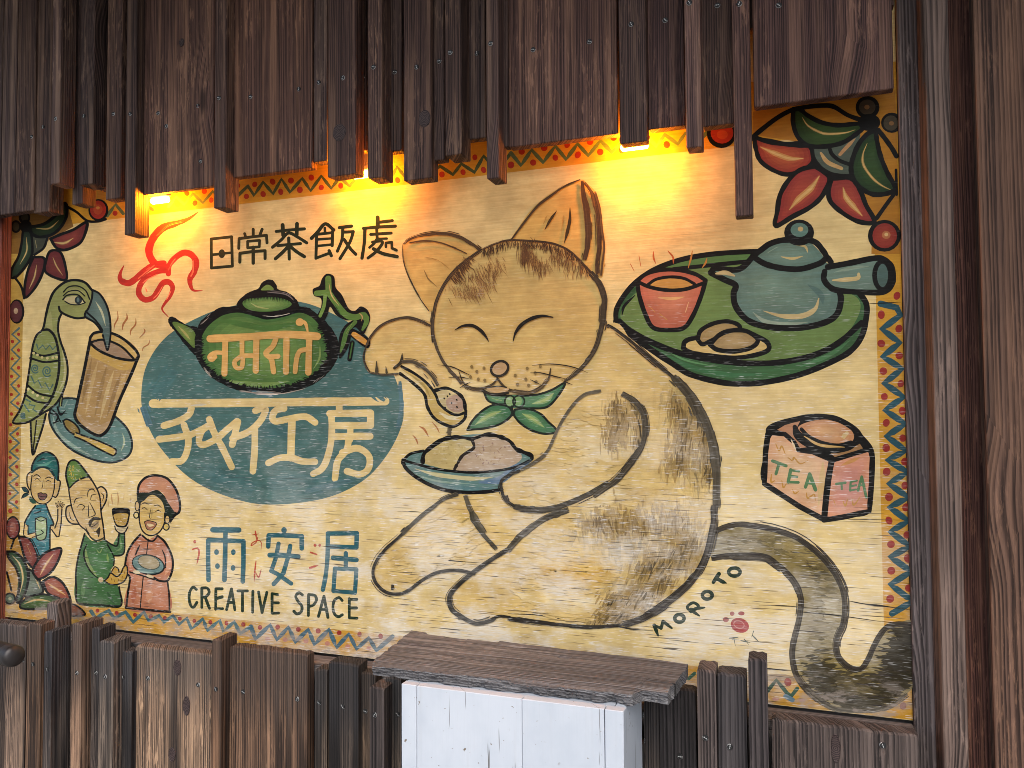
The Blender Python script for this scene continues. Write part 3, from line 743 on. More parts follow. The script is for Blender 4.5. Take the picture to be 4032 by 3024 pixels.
# ---- border
b = Motif('border_painting', 'yellow painted border with blue zigzag line and red dots', 2e-5)
def rect(x0, x1, z0, z1, col):
    b.y += STEP; k = len(b.v); c = plin(col)
    for x, z in ((x0, z0), (x1, z0), (x1, z1), (x0, z1)): b.v.append((x, -b.y, z)); b.c.append(c)
    b.f.append((k, k+1, k+2, k+3))
YB = '#d8a52a'
rect(XL_, XR_, 2.002, 2.12, YB); rect(XL_, XR_, ZB_+.001, 1.019, '#d0a238'); rect(.1545, XR_, ZB_+.001, 2.12, YB); rect(XL_, -1.928, ZB_+.001, 2.12, '#c0a050')
b.T('32').fill('-30,1085 150,1085 210,1100 215,1130 -30,1130', '#a8874a', False)
ZG, ZBL = '#5d7a5c', '#2a5c78'
b.T('00').stroke('700,1410 755,1335 805,1395', 22, ZG, smooth=False).stroke('1100,1350 1150,1285 1205,1335 1260,1265 1325,1325 1390,1250 1450,1310 1540,1290 1620,1215', 20, ZG, smooth=False)
b.stroke('880,1360 920,1320 960,1345 1000,1370', 20, ZG, smooth=False)
b.T('10').stroke('-118,1290 -40,1215 0,1275 60,1190 125,1265 180,1170 235,1255 315,1165 370,1245 440,1150 505,1230 560,1160 625,1215 690,1140 760,1205 830,1125 890,1170 935,1090 990,1160 1060,1075 1140,1150 1215,1085 1300,1140 1355,1070 1440,1125 1500,1020 1590,1110 1679,1000', 23, '#4d6448', smooth=False)
b.T('20').stroke('20,1000 85,1080 155,980 230,1060 310,955 380,1040 455,940 525,1015 605,920 680,995 740,930 800,975 870,890 920,900 970,955 1025,880 1110,940 1160,870 1240,920 1310,860', 26, ZG, smooth=False)
b.T('31').stroke('775,325 880,350 905,400 785,490 900,580 790,670 915,750 800,845 925,935 805,1020 935,1110 815,1190 940,1285 820,1345 950,1425 830,1500 955,1590 835,1654 955,1744 840,1814 965,1909 840,1979 975,2074 840,2159 985,2269 850,2349', 42, ZBL, smooth=False)
b.T('01').stroke('125,485 80,525 130,570 75,625 130,680 72,745 128,800 72,855 128,915 70,970 122,1010', 14, '#4d6e7c', smooth=False).stroke('122,1135 65,1180 125,1235 62,1290 122,1340 60,1395 122,1450 58,1500 120,1560 55,1615 115,1659', 14, '#4d6e7c', smooth=False)
b.T('02').stroke('595,675 625,720 710,670 745,720 820,680 870,745 940,680 970,735 1040,705 1070,745 1130,705 1170,760 1220,720 1250,790 1325,725 1355,800 1435,735 1460,805 1530,745 1570,820 1640,775', 26, '#3f7088', smooth=False)
b.T('12').stroke('-20,775 10,855 105,765 150,860 225,780 270,875 355,795 395,890 490,795 540,910 620,825 670,920 750,850 800,930 905,840', 29, '#3f6c90', smooth=False)
b.T('22').stroke('1180,1115 1220,1080', 24, '#2f665c'); b.T('32').stroke('20,1215 95,1125 165,1210 195,1225 230,1180', 26, '#2c5a50', smooth=False).stroke('155,1230 200,1255', 30, '#5f86b0')
DR = '#b23428'
for t, r, s in (('10', 19, '60,1268 175,1253 300,1240 440,1225 567,1213 938,1177 1228,1140 1366,1125 5,1205 122,1187 242,1180 375,1160 510,1150 1443,1028 1500,1110'),
                ('00', 17, '752,1393 1160,1335 1273,1327 1380,1307 1610,1283 1220,1262 1335,1250 1555,1213'),
                ('20', 21, '165,1062 310,1030 457,1012 603,993 745,980 905,965 1037,945 90,990 237,965 388,945 537,925 690,898 20,1078'),
                ('31', 25, '780,397 780,585 793,765 800,932 812,1103 812,1267 815,1423 830,1587 882,273 895,488 897,664 907,847 917,1025 920,1203 935,1357 933,1512 940,1655'),
                ('32', 25, '830,82 843,237 845,410 838,593 948,175 952,330 960,523 922,1293 170,1138'),
                ('01', 11, '122,525 122,628 122,743 122,862 117,975 115,1175 112,1283 110,1390 110,1505 108,1620 82,572 80,685 76,800 75,918 75,1045 70,1115 68,1225 67,1330 67,1442 65,1565'),
                ('02', 14, '68,20 637,672 763,687 882,698 985,708 1077,718 1175,722 1270,738 1375,747 1480,752 1590,760'),
                ('12', 16, '40,780 155,778 290,793 420,803 557,815 690,825 828,838')):
    b.T(t)
    for x, y in pts(s): b.ell(x, y, r*random.uniform(.85, 1.05), r*random.uniform(.95, 1.15), DR if t in ('10', '00', '20') else '#a2302e', random.uniform(-30, 30))
b.T('12')
for x, y in pts('205,860 480,885 613,905 752,917 340,870 90,855'): b.ell(x, y, 17, 15, '#c08078')
b.T('32')
for x, y in pts('90,1248 262,1255'): b.ell(x, y, 22, 11, '#c98a8a')
b.done()

# ---- corner flowers
def petal(m, P, col, into, w_=24, hl=None, hw=30, hc='#c9905a'):
    m.fill(P, col, into=into, amt=.6)
    if hl:
        m.stroke(hl, hw*1.9, into, (.2, .2)); m.stroke(hl, hw, hc, (.15, .15)); m.stroke(hl, hw*.45, '#d8b47c', (.15, .15))
    q = pts(P); m.stroke(q+[q[0]], w_, K, jit=.1)
f = Motif('flower_painting', 'red and green painted flower in the top right corner', 6e-5).T('30')
f.fill('-60,730 870,590 905,1659 715,1659 720,1440 640,1240 580,1000 260,930 -60,880', '#bd8420', False)
f.stroke('-60,905 60,922 150,940 260,935', 26, K)
petal(f, '-50,895 60,930 230,950 315,960 335,1050 280,1105 170,1140 70,1110 -10,1050 -40,970', '#93302c', '#b4583a', 26, '-10,960 80,1000 180,1035 270,1035', 34)
petal(f, '345,1085 250,1110 180,1170 120,1270 100,1380 90,1475 200,1415 320,1350 400,1270 440,1160', '#8f3136', '#a8483e', 28, '375,1150 320,1230 240,1300 180,1370', 40)
petal(f, '455,1165 580,1165 640,1240 680,1340 735,1448 640,1450 540,1400 450,1320 435,1240', '#8f3136', '#a8483e', 28, '530,1225 550,1290 600,1350 655,1410', 36)
f.fill('330,960 440,950 540,930 640,860 615,1000 585,1145 500,1145 420,1115 350,1060', '#50605f')
f.stroke('325,960 340,1040 400,1110 480,1145 580,1152', 26, K).stroke('440,965 460,1010 510,1050 575,1075', 22, K)
f.stroke('385,1000 430,1060 520,1100', 28, '#c4a578', (.5, .8)).stroke('610,905 560,955 510,1010', 24, '#bb9470', (.2, .9))
petal(f, '205,715 250,715 300,755 390,800 500,818 640,808 665,832 610,880 520,935 400,958 300,950 235,895 205,810', '#2b4420', '#38552a', 26, '262,765 300,820 370,860 430,875 540,868 610,848', 17, '#a8935a')
petal(f, '742,850 690,875 640,930 605,1000 582,1090 598,1170 645,1228 720,1268 800,1268 862,1245 868,1215 820,1130 775,1020 752,920', '#243f28', '#34532f', 28, '688,935 660,1010 665,1080 720,1160 780,1210 850,1245', 17, '#a8935a')
f.stroke('-55,892 0,845 100,770 195,720 300,698 400,690 470,698 560,752 650,785', 27, K).stroke('760,850 800,900 850,970 878,1020', 28, K).stroke('868,1262 810,1340 750,1425', 24, K).stroke('876,1110 880,1270', 16, K)
f.ell(690, 702, 78, 75, K).ell(688, 700, 54, 50, '#463d33').ell(686, 700, 17, 15, '#8d6a48').ell(848, 802, 70, 66, K).ell(842, 804, 48, 50, '#4a443b').ell(846, 806, 16, 14, '#8d6a48').ell(700, 800, 74, 56, K)
f.ell(800, 1540, 108, 104, K).ell(802, 1540, 80, 82, '#96342f', into='#a8483c').ell(812, 1535, 28, 26, '#c07a58').ell(812, 1532, 12, 12, '#dfc08c')
f.T('20').ell(1395, 872, 96, 96, K).ell(1398, 868, 74, 70, '#b33526').ell(1400, 880, 36, 30, '#c8502c')
f.done()
f = Motif('flower_painting', 'dark red and green painted flower in the top left corner', 6e-5).T('00')
f.fill('60,1390 440,1330 480,1480 330,1560 215,1659 60,1659', '#8f6a34', False)
petal(f, '330,1560 400,1530 480,1500 565,1452 558,1520 520,1590 430,1632 370,1620', '#6d2a30', '#843c3a', 17, '350,1582 420,1588 480,1555', 17, '#a8906a')
f.fill('205,1545 310,1550 290,1610 240,1650 208,1659', '#454a44').stroke('310,1555 285,1620 225,1665', 14, K).stroke('230,1570 240,1620', 14, '#8f8a70', (.3, .3))
petal(f, '200,1482 290,1462 370,1400 410,1335 435,1340 435,1410 400,1480 340,1532 260,1548 208,1525', '#24341f', '#2e4428', 18, '235,1492 320,1492 385,1440', 12, '#8f8a55')
f.stroke('430,1345 500,1385 570,1442 640,1446 690,1432', 15, K).ell(160, 1422, 38, 40, K).ell(162, 1420, 24, 26, '#3d3a2e').ell(104, 1480, 34, 42, K).ell(104, 1480, 22, 28, '#463e30').ell(168, 1478, 40, 42, K)
f.ell(643, 1372, 66, 72, K).ell(641, 1370, 52, 60, '#b83a2a').ell(640, 1368, 30, 34, '#cc5a34').ell(640, 1358, 12, 10, '#e0a050')
f.T('01')
petal(f, '220,20 290,30 280,120 230,220 165,285 163,200 185,100', '#5d2630', '#6f3438', 15, '240,70 225,150 190,230', 12, '#a08a70')
petal(f, '292,80 325,-15 395,-10 430,90 432,168 360,155 300,120', '#682a32', '#7a383a', 15, '345,20 370,80 410,140', 12, '#9a7a62')
petal(f, '150,-150 200,-140 212,-20 188,50 120,138 75,155 80,95 120,20 140,-60', '#25362c', '#33483a', 15, '172,-110 175,-20 130,70', 11, '#8a8f6a')
f.stroke('95,150 140,215 158,290', 14, K).ell(110, 376, 50, 80, K).ell(106, 376, 40, 70, '#59303a', into='#6a3c44').ell(104, 372, 14, 20, '#c0a898')
f.done()
f = Motif('flower_painting', 'painted flower with a curled green leaf in the bottom left corner', 6e-5).T('02')
f.fill('40,150 130,170 160,330 150,620 30,650', '#b08a44', False)
f.stroke('45,420 75,540', 12, K).stroke('92,205 72,265', 12, K)
petal(f, '122,185 190,200 240,290 243,350 215,392 165,330 140,250', '#743438', '#8a4a44', 13, '175,240 205,310', 14, '#b08a68')
petal(f, '190,400 240,440 282,545 200,580 150,565 185,480', '#55686a', '#6a7c78', 13, '225,440 262,530', 12, '#c2c2aa')
petal(f, '245,468 215,412 250,340 310,285 398,265 382,340 340,412 290,452', '#7d3a3e', '#965450', 14, '350,300 300,370 262,440', 16, '#b88a70')
petal(f, '280,480 340,450 400,480 440,540 456,602 380,590 310,552', '#8a443e', '#a05c48', 14, '310,490 370,530 430,570', 14, '#c09060')
petal(f, '440,640 480,630 530,660 552,700 440,700', '#7d4a40', '#8f5c4a', 10)
petal(f, '45,285 100,290 160,350 185,440 170,540 130,612 108,604 130,500 108,400 60,330', '#2b4a38', '#3d5c44', 14, '80,310 130,370 150,460 130,560', 13, '#a0a478')
petal(f, '130,625 200,577 300,565 400,600 340,652 220,662 140,655', '#33502f', '#48663a', 12, '160,625 240,600 330,610', 13, '#b0a060')
f.ell(85, 130, 48, 78, K).ell(85, 130, 38, 66, '#743a3e', into='#8a5050').ell(85, 128, 20, 34, '#96605c').ell(65, 592, 40, 40, K).ell(64, 592, 28, 28, '#4c6660').ell(66, 592, 11, 11, '#8f9a80')
f.done()

# ---- parrot
p = Motif('parrot_painting', 'green painted parrot with a patterned wing and blue beak', 8e-5).T('01')
GP = '#97a268'
p.fill('200,1100 250,1060 300,1045 282,1120 250,1220 215,1312 204,1200', '#a0a468').stroke('200,1100 204,1200 215,1312 250,1220 282,1120 300,1045', 12, K).stroke('238,1090 226,1200 216,1290', 8, K)
p.stroke('398,990 400,940 408,905', 14, '#97a268').stroke('385,1000 392,945 400,905', 8, K).stroke('402,990 412,900', 8, K)
p.fill('350,250 400,200 450,175 510,172 560,190 600,235 600,290 585,340 560,380 555,415 500,420 440,400 405,385 385,430 380,500 395,570 420,640 440,720 440,800 420,880 380,960 330,1010 270,1045 200,1090 150,1105 85,1100 130,1020 165,920 185,800 200,700 215,600 240,530 280,490 300,400 320,320', GP)
p.stroke('330,380 320,450 340,520', 40, '#a9b07c', (.2, .2)).stroke('400,600 425,720 420,820 380,900', 18, '#bdbf90', (.1, .1)).stroke('440,260 480,240 540,250', 30, '#a9b07c', (.2, .2))
p.fill('280,500 320,500 360,550 380,640 385,730 370,840 330,950 260,1040 200,1090 85,1100 140,1000 175,870 195,720 215,600 240,530', '#8c9c62')
p.stroke('300,400 280,490 240,530 215,600 200,700 185,800 165,920 130,1020 85,1100 150,1105 200,1090 270,1045 330,1010 380,960 420,880 440,800 440,720 420,640 395,570 380,500 385,430 405,385', 13, K)
p.stroke('300,400 320,320 350,250 400,200 450,175 510,172 560,190 600,235', 15, K).stroke('280,497 320,497 360,545 382,640 387,730 372,840 332,950 260,1040', 15, K).stroke('385,345 395,375 440,402 500,420 555,415', 13, K)
p.fill('605,235 650,260 690,320 715,400 722,500 705,625 690,600 670,520 620,450 555,405 580,350 600,290', '#56727c', into='#64828a')
p.stroke('625,310 665,380 690,470', 14, '#b8c4b4', (.1, .1)).stroke('560,375 630,440 680,520 700,600', 11, K).stroke('605,235 650,260 690,320 715,400 722,500 705,625 690,600 670,520 620,450 555,405 580,350 600,290 605,235', 12, K)
p.fill('420,295 460,278 510,280 550,320 500,330 450,322', '#cdc7a6').ell(512, 302, 24, 26, '#2b3844').ell(510, 300, 9, 16, '#5f7a88').stroke('412,298 440,270 510,268 556,318', 9, K).stroke('425,310 460,328 510,332 550,322', 7, K).stroke('415,272 450,245 510,240 555,275', 7, K).stroke('415,248 450,215 510,210 560,240 586,295', 8, K)
p.stroke('208,635 280,665 382,645', 12, K).stroke('198,680 290,706 386,696', 12, K).stroke('178,855 250,910 350,932', 12, K).stroke('162,915 230,960 310,976', 12, K)
for x, y in pts('245,660 275,675 310,681 345,678 220,648 370,674 185,885 215,905 245,925 280,940'): p.ell(x, y, 9, 9, '#d8d2a0')
p.stroke('240,590 250,625 280,595 300,625 325,595 345,625 362,605', 9, '#47707c', smooth=False).stroke('205,800 225,845 250,825 275,875 295,840 325,890 345,855', 10, '#47707c', smooth=False).stroke('170,950 200,965 190,985 230,990 215,1015 240,1030', 9, '#47707c', smooth=False).stroke('160,985 190,1030', 9, '#47707c')
for x, y, r in ((230, 748, 27), (308, 765, 33), (152, 1055, 18)):
    p.stroke([(x+r*(1-k/22)*math.cos(k*.62+.8), y+r*1.15*(1-k/22)*math.sin(k*.62+.8)) for k in range(21)], 8, '#47707c')
for q in ('345,1020 380,1062 360,1100', '375,1000 395,1050 430,1022', '380,1065 402,1105', '350,1105 400,1085', '385,1040 438,1040', '330,1040 380,1060'): p.stroke(q, 12, K, (.8, .3))
p.done()

# ---- glass on a blue saucer
g = Motif('saucer_painting', 'blue painted saucer with a yellow spoon', 4e-5).T('01')
g.fill('320,1050 345,990 410,945 520,950 640,990 750,1060 830,1140 862,1230 845,1310 770,1355 680,1360 560,1325 450,1265 370,1180 330,1110', '#5d8792')
g.stroke('345,1060 380,1170 480,1255 600,1320', 22, '#8fb0b4', (.2, .2)).stroke('800,1170 812,1230 790,1290', 12, '#a8bcae', (.1, .1)).stroke('440,960 420,1000', 30, '#82a4aa', (.3, .3))
g.stroke('320,1050 345,990 410,945 520,950 640,990 750,1060 830,1140 862,1230 845,1310 770,1355 680,1360 560,1325 450,1265 370,1180 330,1110 320,1050', 14, '#1c2a33')
g.fill('412,1090 440,1080 490,1110 518,1150 512,1180 470,1172 430,1135', '#8f7c44').stroke('412,1090 440,1080 490,1110 518,1150 512,1180 470,1172 430,1135 412,1090', 10, K)
g.fill('498,1168 540,1185 640,1220 740,1265 760,1290 745,1316 720,1310 640,1270 550,1220 490,1195', '#cbb365').stroke('498,1168 540,1185 640,1220 740,1265 760,1290 745,1316 720,1310 640,1270 550,1220 490,1195', 10, K)
g.done()
g = Motif('glass_painting', 'tall painted glass of milk tea tilted on the saucer', 3.5e-4).T('01')
g.fill('590,545 575,600 550,750 515,900 490,1020 495,1080 550,1130 620,1180 670,1180 705,1145 760,1000 820,850 870,740 905,670 895,620 830,560 730,515 640,508', '#b39668')
for q, c in (('640,700 600,850 560,1040', '#c6ad80'), ('700,720 660,880 620,1060', '#a0845a'), ('745,760 700,900 655,1080', '#c9b48a'), ('790,780 750,900 700,1060', '#9c8058'), ('600,680 570,820 535,980', '#9c8058'), ('830,760 790,860 740,1000', '#c2a878')): g.stroke(q, 24, c, (.1, .2))
g.fill('500,1030 560,1090 640,1120 720,1090 680,1165 640,1175 560,1130', '#b8a084')
g.fill('585,660 640,690 720,730 800,760 870,740 900,680 830,690 740,670 650,630 592,585', '#c8aa62')
g.fill('600,580 660,562 740,585 820,640 862,690 760,680 670,640', '#a58f80').fill('600,550 650,520 740,530 830,580 890,650 870,680 800,610 720,572 650,562', '#cdb474')
g.stroke('590,545 620,515 700,510 790,545 870,610 905,660 890,690 830,692 740,672 650,632 592,582 590,545', 16, K).stroke('600,575 660,560 720,570 800,610 872,682', 13, K).stroke('588,570 550,760 503,980 490,1060 530,1120 620,1180 670,1180 720,1120 780,960 860,780 900,680', 18, K)
for q, w_ in (('768,375 770,420 750,460 745,495', 9), ('828,390 830,420 805,460 800,495', 13), ('888,418 885,460 855,500 852,530', 10), ('940,485 945,510 910,550', 9), ('978,560 970,590 938,610 930,635', 8)): g.stroke(q, w_, '#b4794c', (.3, .3))
g.T('01').fill('670,520 700,470 720,500 705,628 690,600', '#56727c').stroke('722,470 722,540 704,628 688,590 672,530', 11, K)
g.done()

# ---- red steam swirl
r = Motif('steam_swirl_painting', 'curling red painted steam rising from the teapot spout', 6e-5)
RD = '#c23128'
r.T('00').stroke('1290,1388 1230,1430 1150,1460 1070,1485 1015,1535 980,1600 975,1659 1010,1720 1060,1730', 50, RD, (.1, .9))
r.T('01').stroke('808,78 785,130 790,172 840,190 890,160 940,115 1010,70 1070,60', 42, RD, (.15, .9)).stroke('1060,60 1095,105 1040,112 960,150 915,205 908,260 945,298 1000,285 1035,235 1065,190 1105,185 1128,222 1108,280 1072,330 1060,365 1100,412', 38, RD, (.9, .12))
r.stroke('1100,130 1105,75 1145,25 1200,-8 1250,5 1280,50 1270,110 1242,160 1245,205 1265,238 1322,240', 42, RD, (.8, .1))
for q in ('1010,70 960,110 900,160', '930,190 960,165 1030,130', '1060,210 1030,260 1000,290', '1150,30 1120,70 1105,110', '1262,40 1262,110 1245,150', '960,250 950,215', '1115,240 1085,300'): r.dry(q, 16, '#d8604a', .8)
r.T('00').dry('1200,1445 1100,1475 1020,1545', 16, '#da5a40', .8)
r.done()

# ---- blue oval
o_ = Motif('oval_painting', 'large blue painted oval behind the teapot', 2e-5).T('g')
o_.fill('556,1560 579,1434 663,1319 814,1235 940,1200 1060,1187 1199,1192 1338,1250 1446,1325 1542,1458 1588,1603 1573,1699 1512,1808 1422,1898 1271,1964 1060,1987 904,1958 753,1886 633,1765 573,1651', '#4a7682')
for q in ('1000,1680 1150,1700', '700,1700 900,1720', '1050,1900 1350,1880', '800,1850 1000,1930', '600,1560 680,1450', '1430,1480 1530,1560'): o_.dry(q, 90, '#427080', .35, var=.12)
o_.dry('1575,1500 1580,1600 1565,1690', 22, '#4a7590', 1.4, var=.1).dry('562,1600 590,1680', 40, '#4a7390', 1.0, var=.15).dry('990,1545 1100,1552', 24, '#527f9c', 1.2, var=.15).dry('1200,1940 1400,1885', 34, '#4a748a', .7, var=.15)
o_.done()

# ---- green teapot
t = Motif('teapot_painting', 'green painted teapot with a twig handle and cream lettering', 3e-4).T('k3')
t.fill('140,75 165,58 200,70 290,130 400,160 385,280 390,400 300,320 200,190 145,120', K, jag=1.0).fill('175,112 230,112 365,190 372,330 300,272 210,172', '#5b8040', into='#7d9a58')
t.stroke('225,140 290,210 330,260', 18, '#a8ac70', (.1, .1))
t.fill('395,150 440,80 520,20 620,-25 900,-40 1300,-30 1400,10 1500,90 1580,190 1622,290 1612,420 1540,540 1420,640 1260,702 1100,732 940,736 780,712 640,662 520,592 430,500 380,400 368,280', K, jag=.8)
t.fill('430,240 480,150 560,80 640,40 760,25 900,60 1000,85 1150,60 1280,25 1380,60 1450,130 1500,220 1522,320 1520,420 1470,500 1370,590 1230,650 1080,680 900,680 740,650 600,590 500,520 440,430 425,330', '#487540', into='#7fa660', steps=6, amt=.72)
t.stroke('560,120 640,100 800,130 1000,160 1200,130 1380,110', 50, '#4a7a40', (.2, .2)).stroke('620,610 800,640 1000,650 1200,620', 40, '#78a060', (.1, .1)).stroke('1460,300 1455,420 1400,520', 16, '#86a868', (.1, .1)).stroke('690,590 760,620', 14, '#477a40', (.1, .2))
oc = spline(pts('430,240 425,330 440,430 500,520 600,590 740,650 900,680 1080,680 1230,650 1370,590 1470,500 1520,420 1522,320 1500,220 1450,130'), False, 12)
for i in range(0, len(oc)-1):
    x, y = oc[i]; cx, cy = 970, 370; l = math.hypot(cx-x, cy-y); dx, dy = (cx-x)/l, (cy-y)/l
    if random.random() < .8: t.stroke([(x-dx*10, y-dy*10), (x+dx*random.uniform(8, 34)+random.uniform(-14, 14), y+dy*random.uniform(8, 34)+random.uniform(-14, 14))], random.uniform(10, 22), K, (1, .1), smooth=False)
t.dry('760,705 950,728 1150,722 1330,680', 26, '#8d8a92', .8, break_=.7).dry('900,735 1100,738', 14, '#c0bcc4', .8, break_=.8).dry('450,500 520,590', 22, '#8a8a90', .5, break_=.8).dry('1400,640 1500,560', 30, '#777780', .5, break_=.8).dry('420,130 520,40', 20, '#70707a', .4, break_=.8)
t.T('k1').fill('370,1095 420,1030 520,962 600,930 640,870 700,835 760,840 800,890 820,940 920,970 1010,1040 1046,1110 1035,1155 980,1180 900,1208 750,1232 600,1232 450,1192 385,1135', K, jag=.7)
t.fill('432,1090 480,1045 600,1032 760,1022 900,1048 968,1100 900,1148 760,1178 600,1180 480,1150', '#527f44', into='#7aa060', amt=.6).fill('632,945 690,892 740,900 772,942 700,950', '#6f8f4c')
for x in range(450, 950, 16): t.stroke([(x, 1012+abs(x-690)*.09), (x+random.uniform(-5, 5), 1045+random.uniform(0, 22)+abs(x-690)*.09)], 11, K, (1, .1), smooth=False)
t.stroke('520,1085 600,1130 720,1150', 16, '#a8b47c', (.1, .2)).dry('700,960 900,985 1000,1050', 40, '#55505a', .5, break_=.8).dry('650,1228 800,1232 950,1200', 20, '#a0a0a8', .8, break_=.7)
t.T('11').fill('440,292 395,272 388,230 430,208 448,160 480,130 525,148 537,220 578,270 620,355 660,372 700,343 745,368 762,420 742,480 715,525 668,480 642,500 628,580 600,640 560,682 552,600 566,520 602,462 648,432 600,432 540,400 500,345 482,400 452,445 415,410 440,350', K)
t.stroke('412,258 470,252', 36, '#5f8c48').stroke('488,162 490,235', 40, '#5f8c48').stroke('488,250 545,330 600,395 660,415 715,400 735,420', 40, '#5a8744').stroke('725,395 738,440 712,495', 30, '#5a8744', (.9, .5)).stroke('468,270 460,340 435,405', 22, '#6b964e').stroke('665,445 610,505 588,580 568,640', 30, '#527f42', (.8, .4))
t.stroke('492,190 510,270 560,340', 8, '#c0b07c', (.2, .2)).stroke('690,385 710,410 705,440', 8, '#c8a878', (.2, .2)).stroke('640,460 605,520', 7, '#b0b078', (.2, .2)).stroke('530,330 570,400', 10, '#35602c', (.2, .2))
t.T('k3').fill('1715,195 1760,168 1895,260 1872,335 1738,238', K).fill('1740,205 1772,196 1878,272 1866,312 1752,236', '#cf9c48').stroke('1745,285 1720,430', 34, K).stroke('1745,290 1723,420', 12, '#3f6a38')
LT = '#deb472'
t.stroke('508,252 800,238 1160,215 1440,232', 66, LT).stroke('640,260 632,555', 52, LT).stroke('625,375 545,375 502,408 520,436 552,410', 38, LT).stroke('785,265 785,400', 42, LT).stroke('872,400 790,402 722,450 735,502 782,498 796,410', 40, LT).stroke('910,255 905,530', 54, LT)
t.stroke('1078,260 1050,320 992,380 1040,430 1060,540', 46, LT).stroke('1030,410 1098,405', 46, LT).stroke('1172,255 1168,540', 54, LT).stroke('1370,255 1362,545', 56, LT).stroke('1350,345 1290,360 1262,420 1247,540', 42, LT).ell(1288, 108, 36, 34, LT).stroke('1300,95 1338,120 1357,190', 30, LT, (1, .5))
t.done()

# ---- cream lettering on the oval
c = Motif('lettering', 'cream painted lettering across the blue oval', 2e-4).T('k2')
c.stroke('50,152 700,147 1300,140 2072,132', 74, CR, smooth=False)
for q in ('385,195 360,250 270,305 145,345', '100,465 330,435 430,400 525,350', '320,340 357,460 345,570 300,650 215,657', '540,290 580,400 650,530 735,705', '525,350 470,400 450,480 490,512 600,460 700,375 782,308', '790,310 740,510',
          '942,215 1000,195 1030,212 980,310 880,400 742,455', '937,380 935,560 920,742', '1192,195 1120,212 1090,270 1120,307 1260,280 1380,267 1462,317', '1055,670 1150,627 1250,625 1350,655 1460,660',
          '1605,250 1605,450 1570,620 1520,720 1445,765', '1755,460 1735,560 1660,650 1635,805', '1700,580 1830,542 1930,610 1925,720 1850,768 1740,742'): c.stroke(q, 58, CR)
c.stroke('1260,285 1250,625', 64, CR).stroke('1672,160 1672,235', 58, CR); c.corner('1590,240 1945,235 1945,343 1630,345', 62, CR).stroke('1640,440 1940,437', 62, CR).stroke('1770,345 1766,470', 52, CR)
c.stroke('380,170 520,158', 20, '#d8d8d4', (.3, .2))
c.done('letter')

# ---- dark lettering at the top
c = Motif('lettering', 'dark green painted lettering above the teapot', 6e-5).T('k1'); DG = '#1f2d1c'
c.corner('88,390 310,366 318,685 90,706', 32, DG, True).stroke('95,562 315,538', 30, DG).ell(203, 550, 36, 48, DG)
for q, w_ in (('452,332 460,360', 32), ('545,285 545,355', 34), ('642,285 618,345', 32), ('545,480 545,652', 38), ('865,238 872,350', 44), ('1022,225 1018,345', 42), ('795,308 960,290 1102,280', 34), ('755,480 850,400 930,325 1030,370 1128,432', 34), ('812,462 940,450 1060,440', 34), ('932,380 938,608', 36), ('930,468 860,540 788,604', 38), ('945,468 1020,530 1102,582', 38),
              ('1180,382 1250,310 1330,225 1422,292', 38), ('1325,272 1328,325', 30), ('1235,340 1410,320', 32), ('1236,340 1228,600', 34), ('1410,305 1405,462', 34), ('1240,395 1400,383', 28), ('1240,466 1400,450', 28), ('1235,596 1372,545', 34), ('1372,518 1396,572', 36),
              ('1482,266 1615,250', 36), ('1522,270 1510,400 1462,522', 34), ('1635,312 1595,430 1490,604', 34), ('1530,315 1635,310', 34), ('1535,395 1600,490 1662,556', 36),
              ('1900,155 1902,260', 44), ('1930,206 2060,190', 34), ('1745,275 1900,260 2092,250', 36), ('1762,280 1755,430 1730,598', 36), ('1825,340 2048,325', 34), ('1890,285 1895,385', 34), ('1895,388 2000,385', 28), ('1890,392 1860,440 1812,482', 30), ('1845,425 1930,412 1950,440 1880,530 1795,597', 34), ('1855,498 1960,550 2112,582', 38)): c.stroke(q, w_, DG)
c.corner('388,492 392,386 540,366 690,350 696,432', 32, DG).corner('485,416 615,405 612,475 485,486', 30, DG, True).corner('400,642 402,546 545,526 675,518 675,602', 34, DG).corner('1990,475 1990,432 2054,425 2056,490 2104,512', 30, DG)
c.done('letter')

# ---- blue lettering, kana, english line
c = Motif('lettering', 'blue painted lettering above the words creative space', 5e-5).T('cs'); BL = '#286884'
c.stroke('382,100 664,102', 60, BL).stroke('520,110 515,400 508,645', 52, BL); c.corner('335,645 330,400 332,213 520,215 715,225 715,450 708,662', 50, BL)
for x, y in ((422, 343), (605, 343), (432, 495), (602, 515)): c.ell(x, y, 26, 31, BL)
c.ell(1157, 104, 30, 34, BL).stroke('1157,110 1160,160', 36, BL); c.corner('985,282 990,160 1160,160 1350,170 1350,302', 50, BL).stroke('1002,375 1150,377 1312,392', 56, BL); c.corner('1098,250 1070,400 1018,548 1080,578 1235,685', 46, BL).corner('1225,275 1200,400 1150,572 1045,690', 48, BL)
c.corner('1635,140 1950,138 1945,292 1645,282', 50, BL).stroke('1635,140 1630,400 1610,600 1580,752', 48, BL).stroke('1692,405 1945,427', 54, BL).stroke('1830,355 1830,520', 48, BL); c.corner('1712,520 1945,530 1930,785 1695,765', 46, BL, True)
c.done('letter')
c = Motif('lettering', 'small red painted reading marks beside the blue lettering', 5e-5).T('cs'); RK = '#c04a34'
c.ell(185, 230, 16, 19, RK).stroke('163,312 215,300 232,350 215,440 205,478', 20, RK, (.8, .1)).stroke('808,156 888,143', 13, RK, (.5, .3)).stroke('845,115 858,205', 18, RK, (.8, .4)).stroke('872,180 850,240 800,272 815,240 880,215 912,250 905,328', 12, RK, (.8, .2))
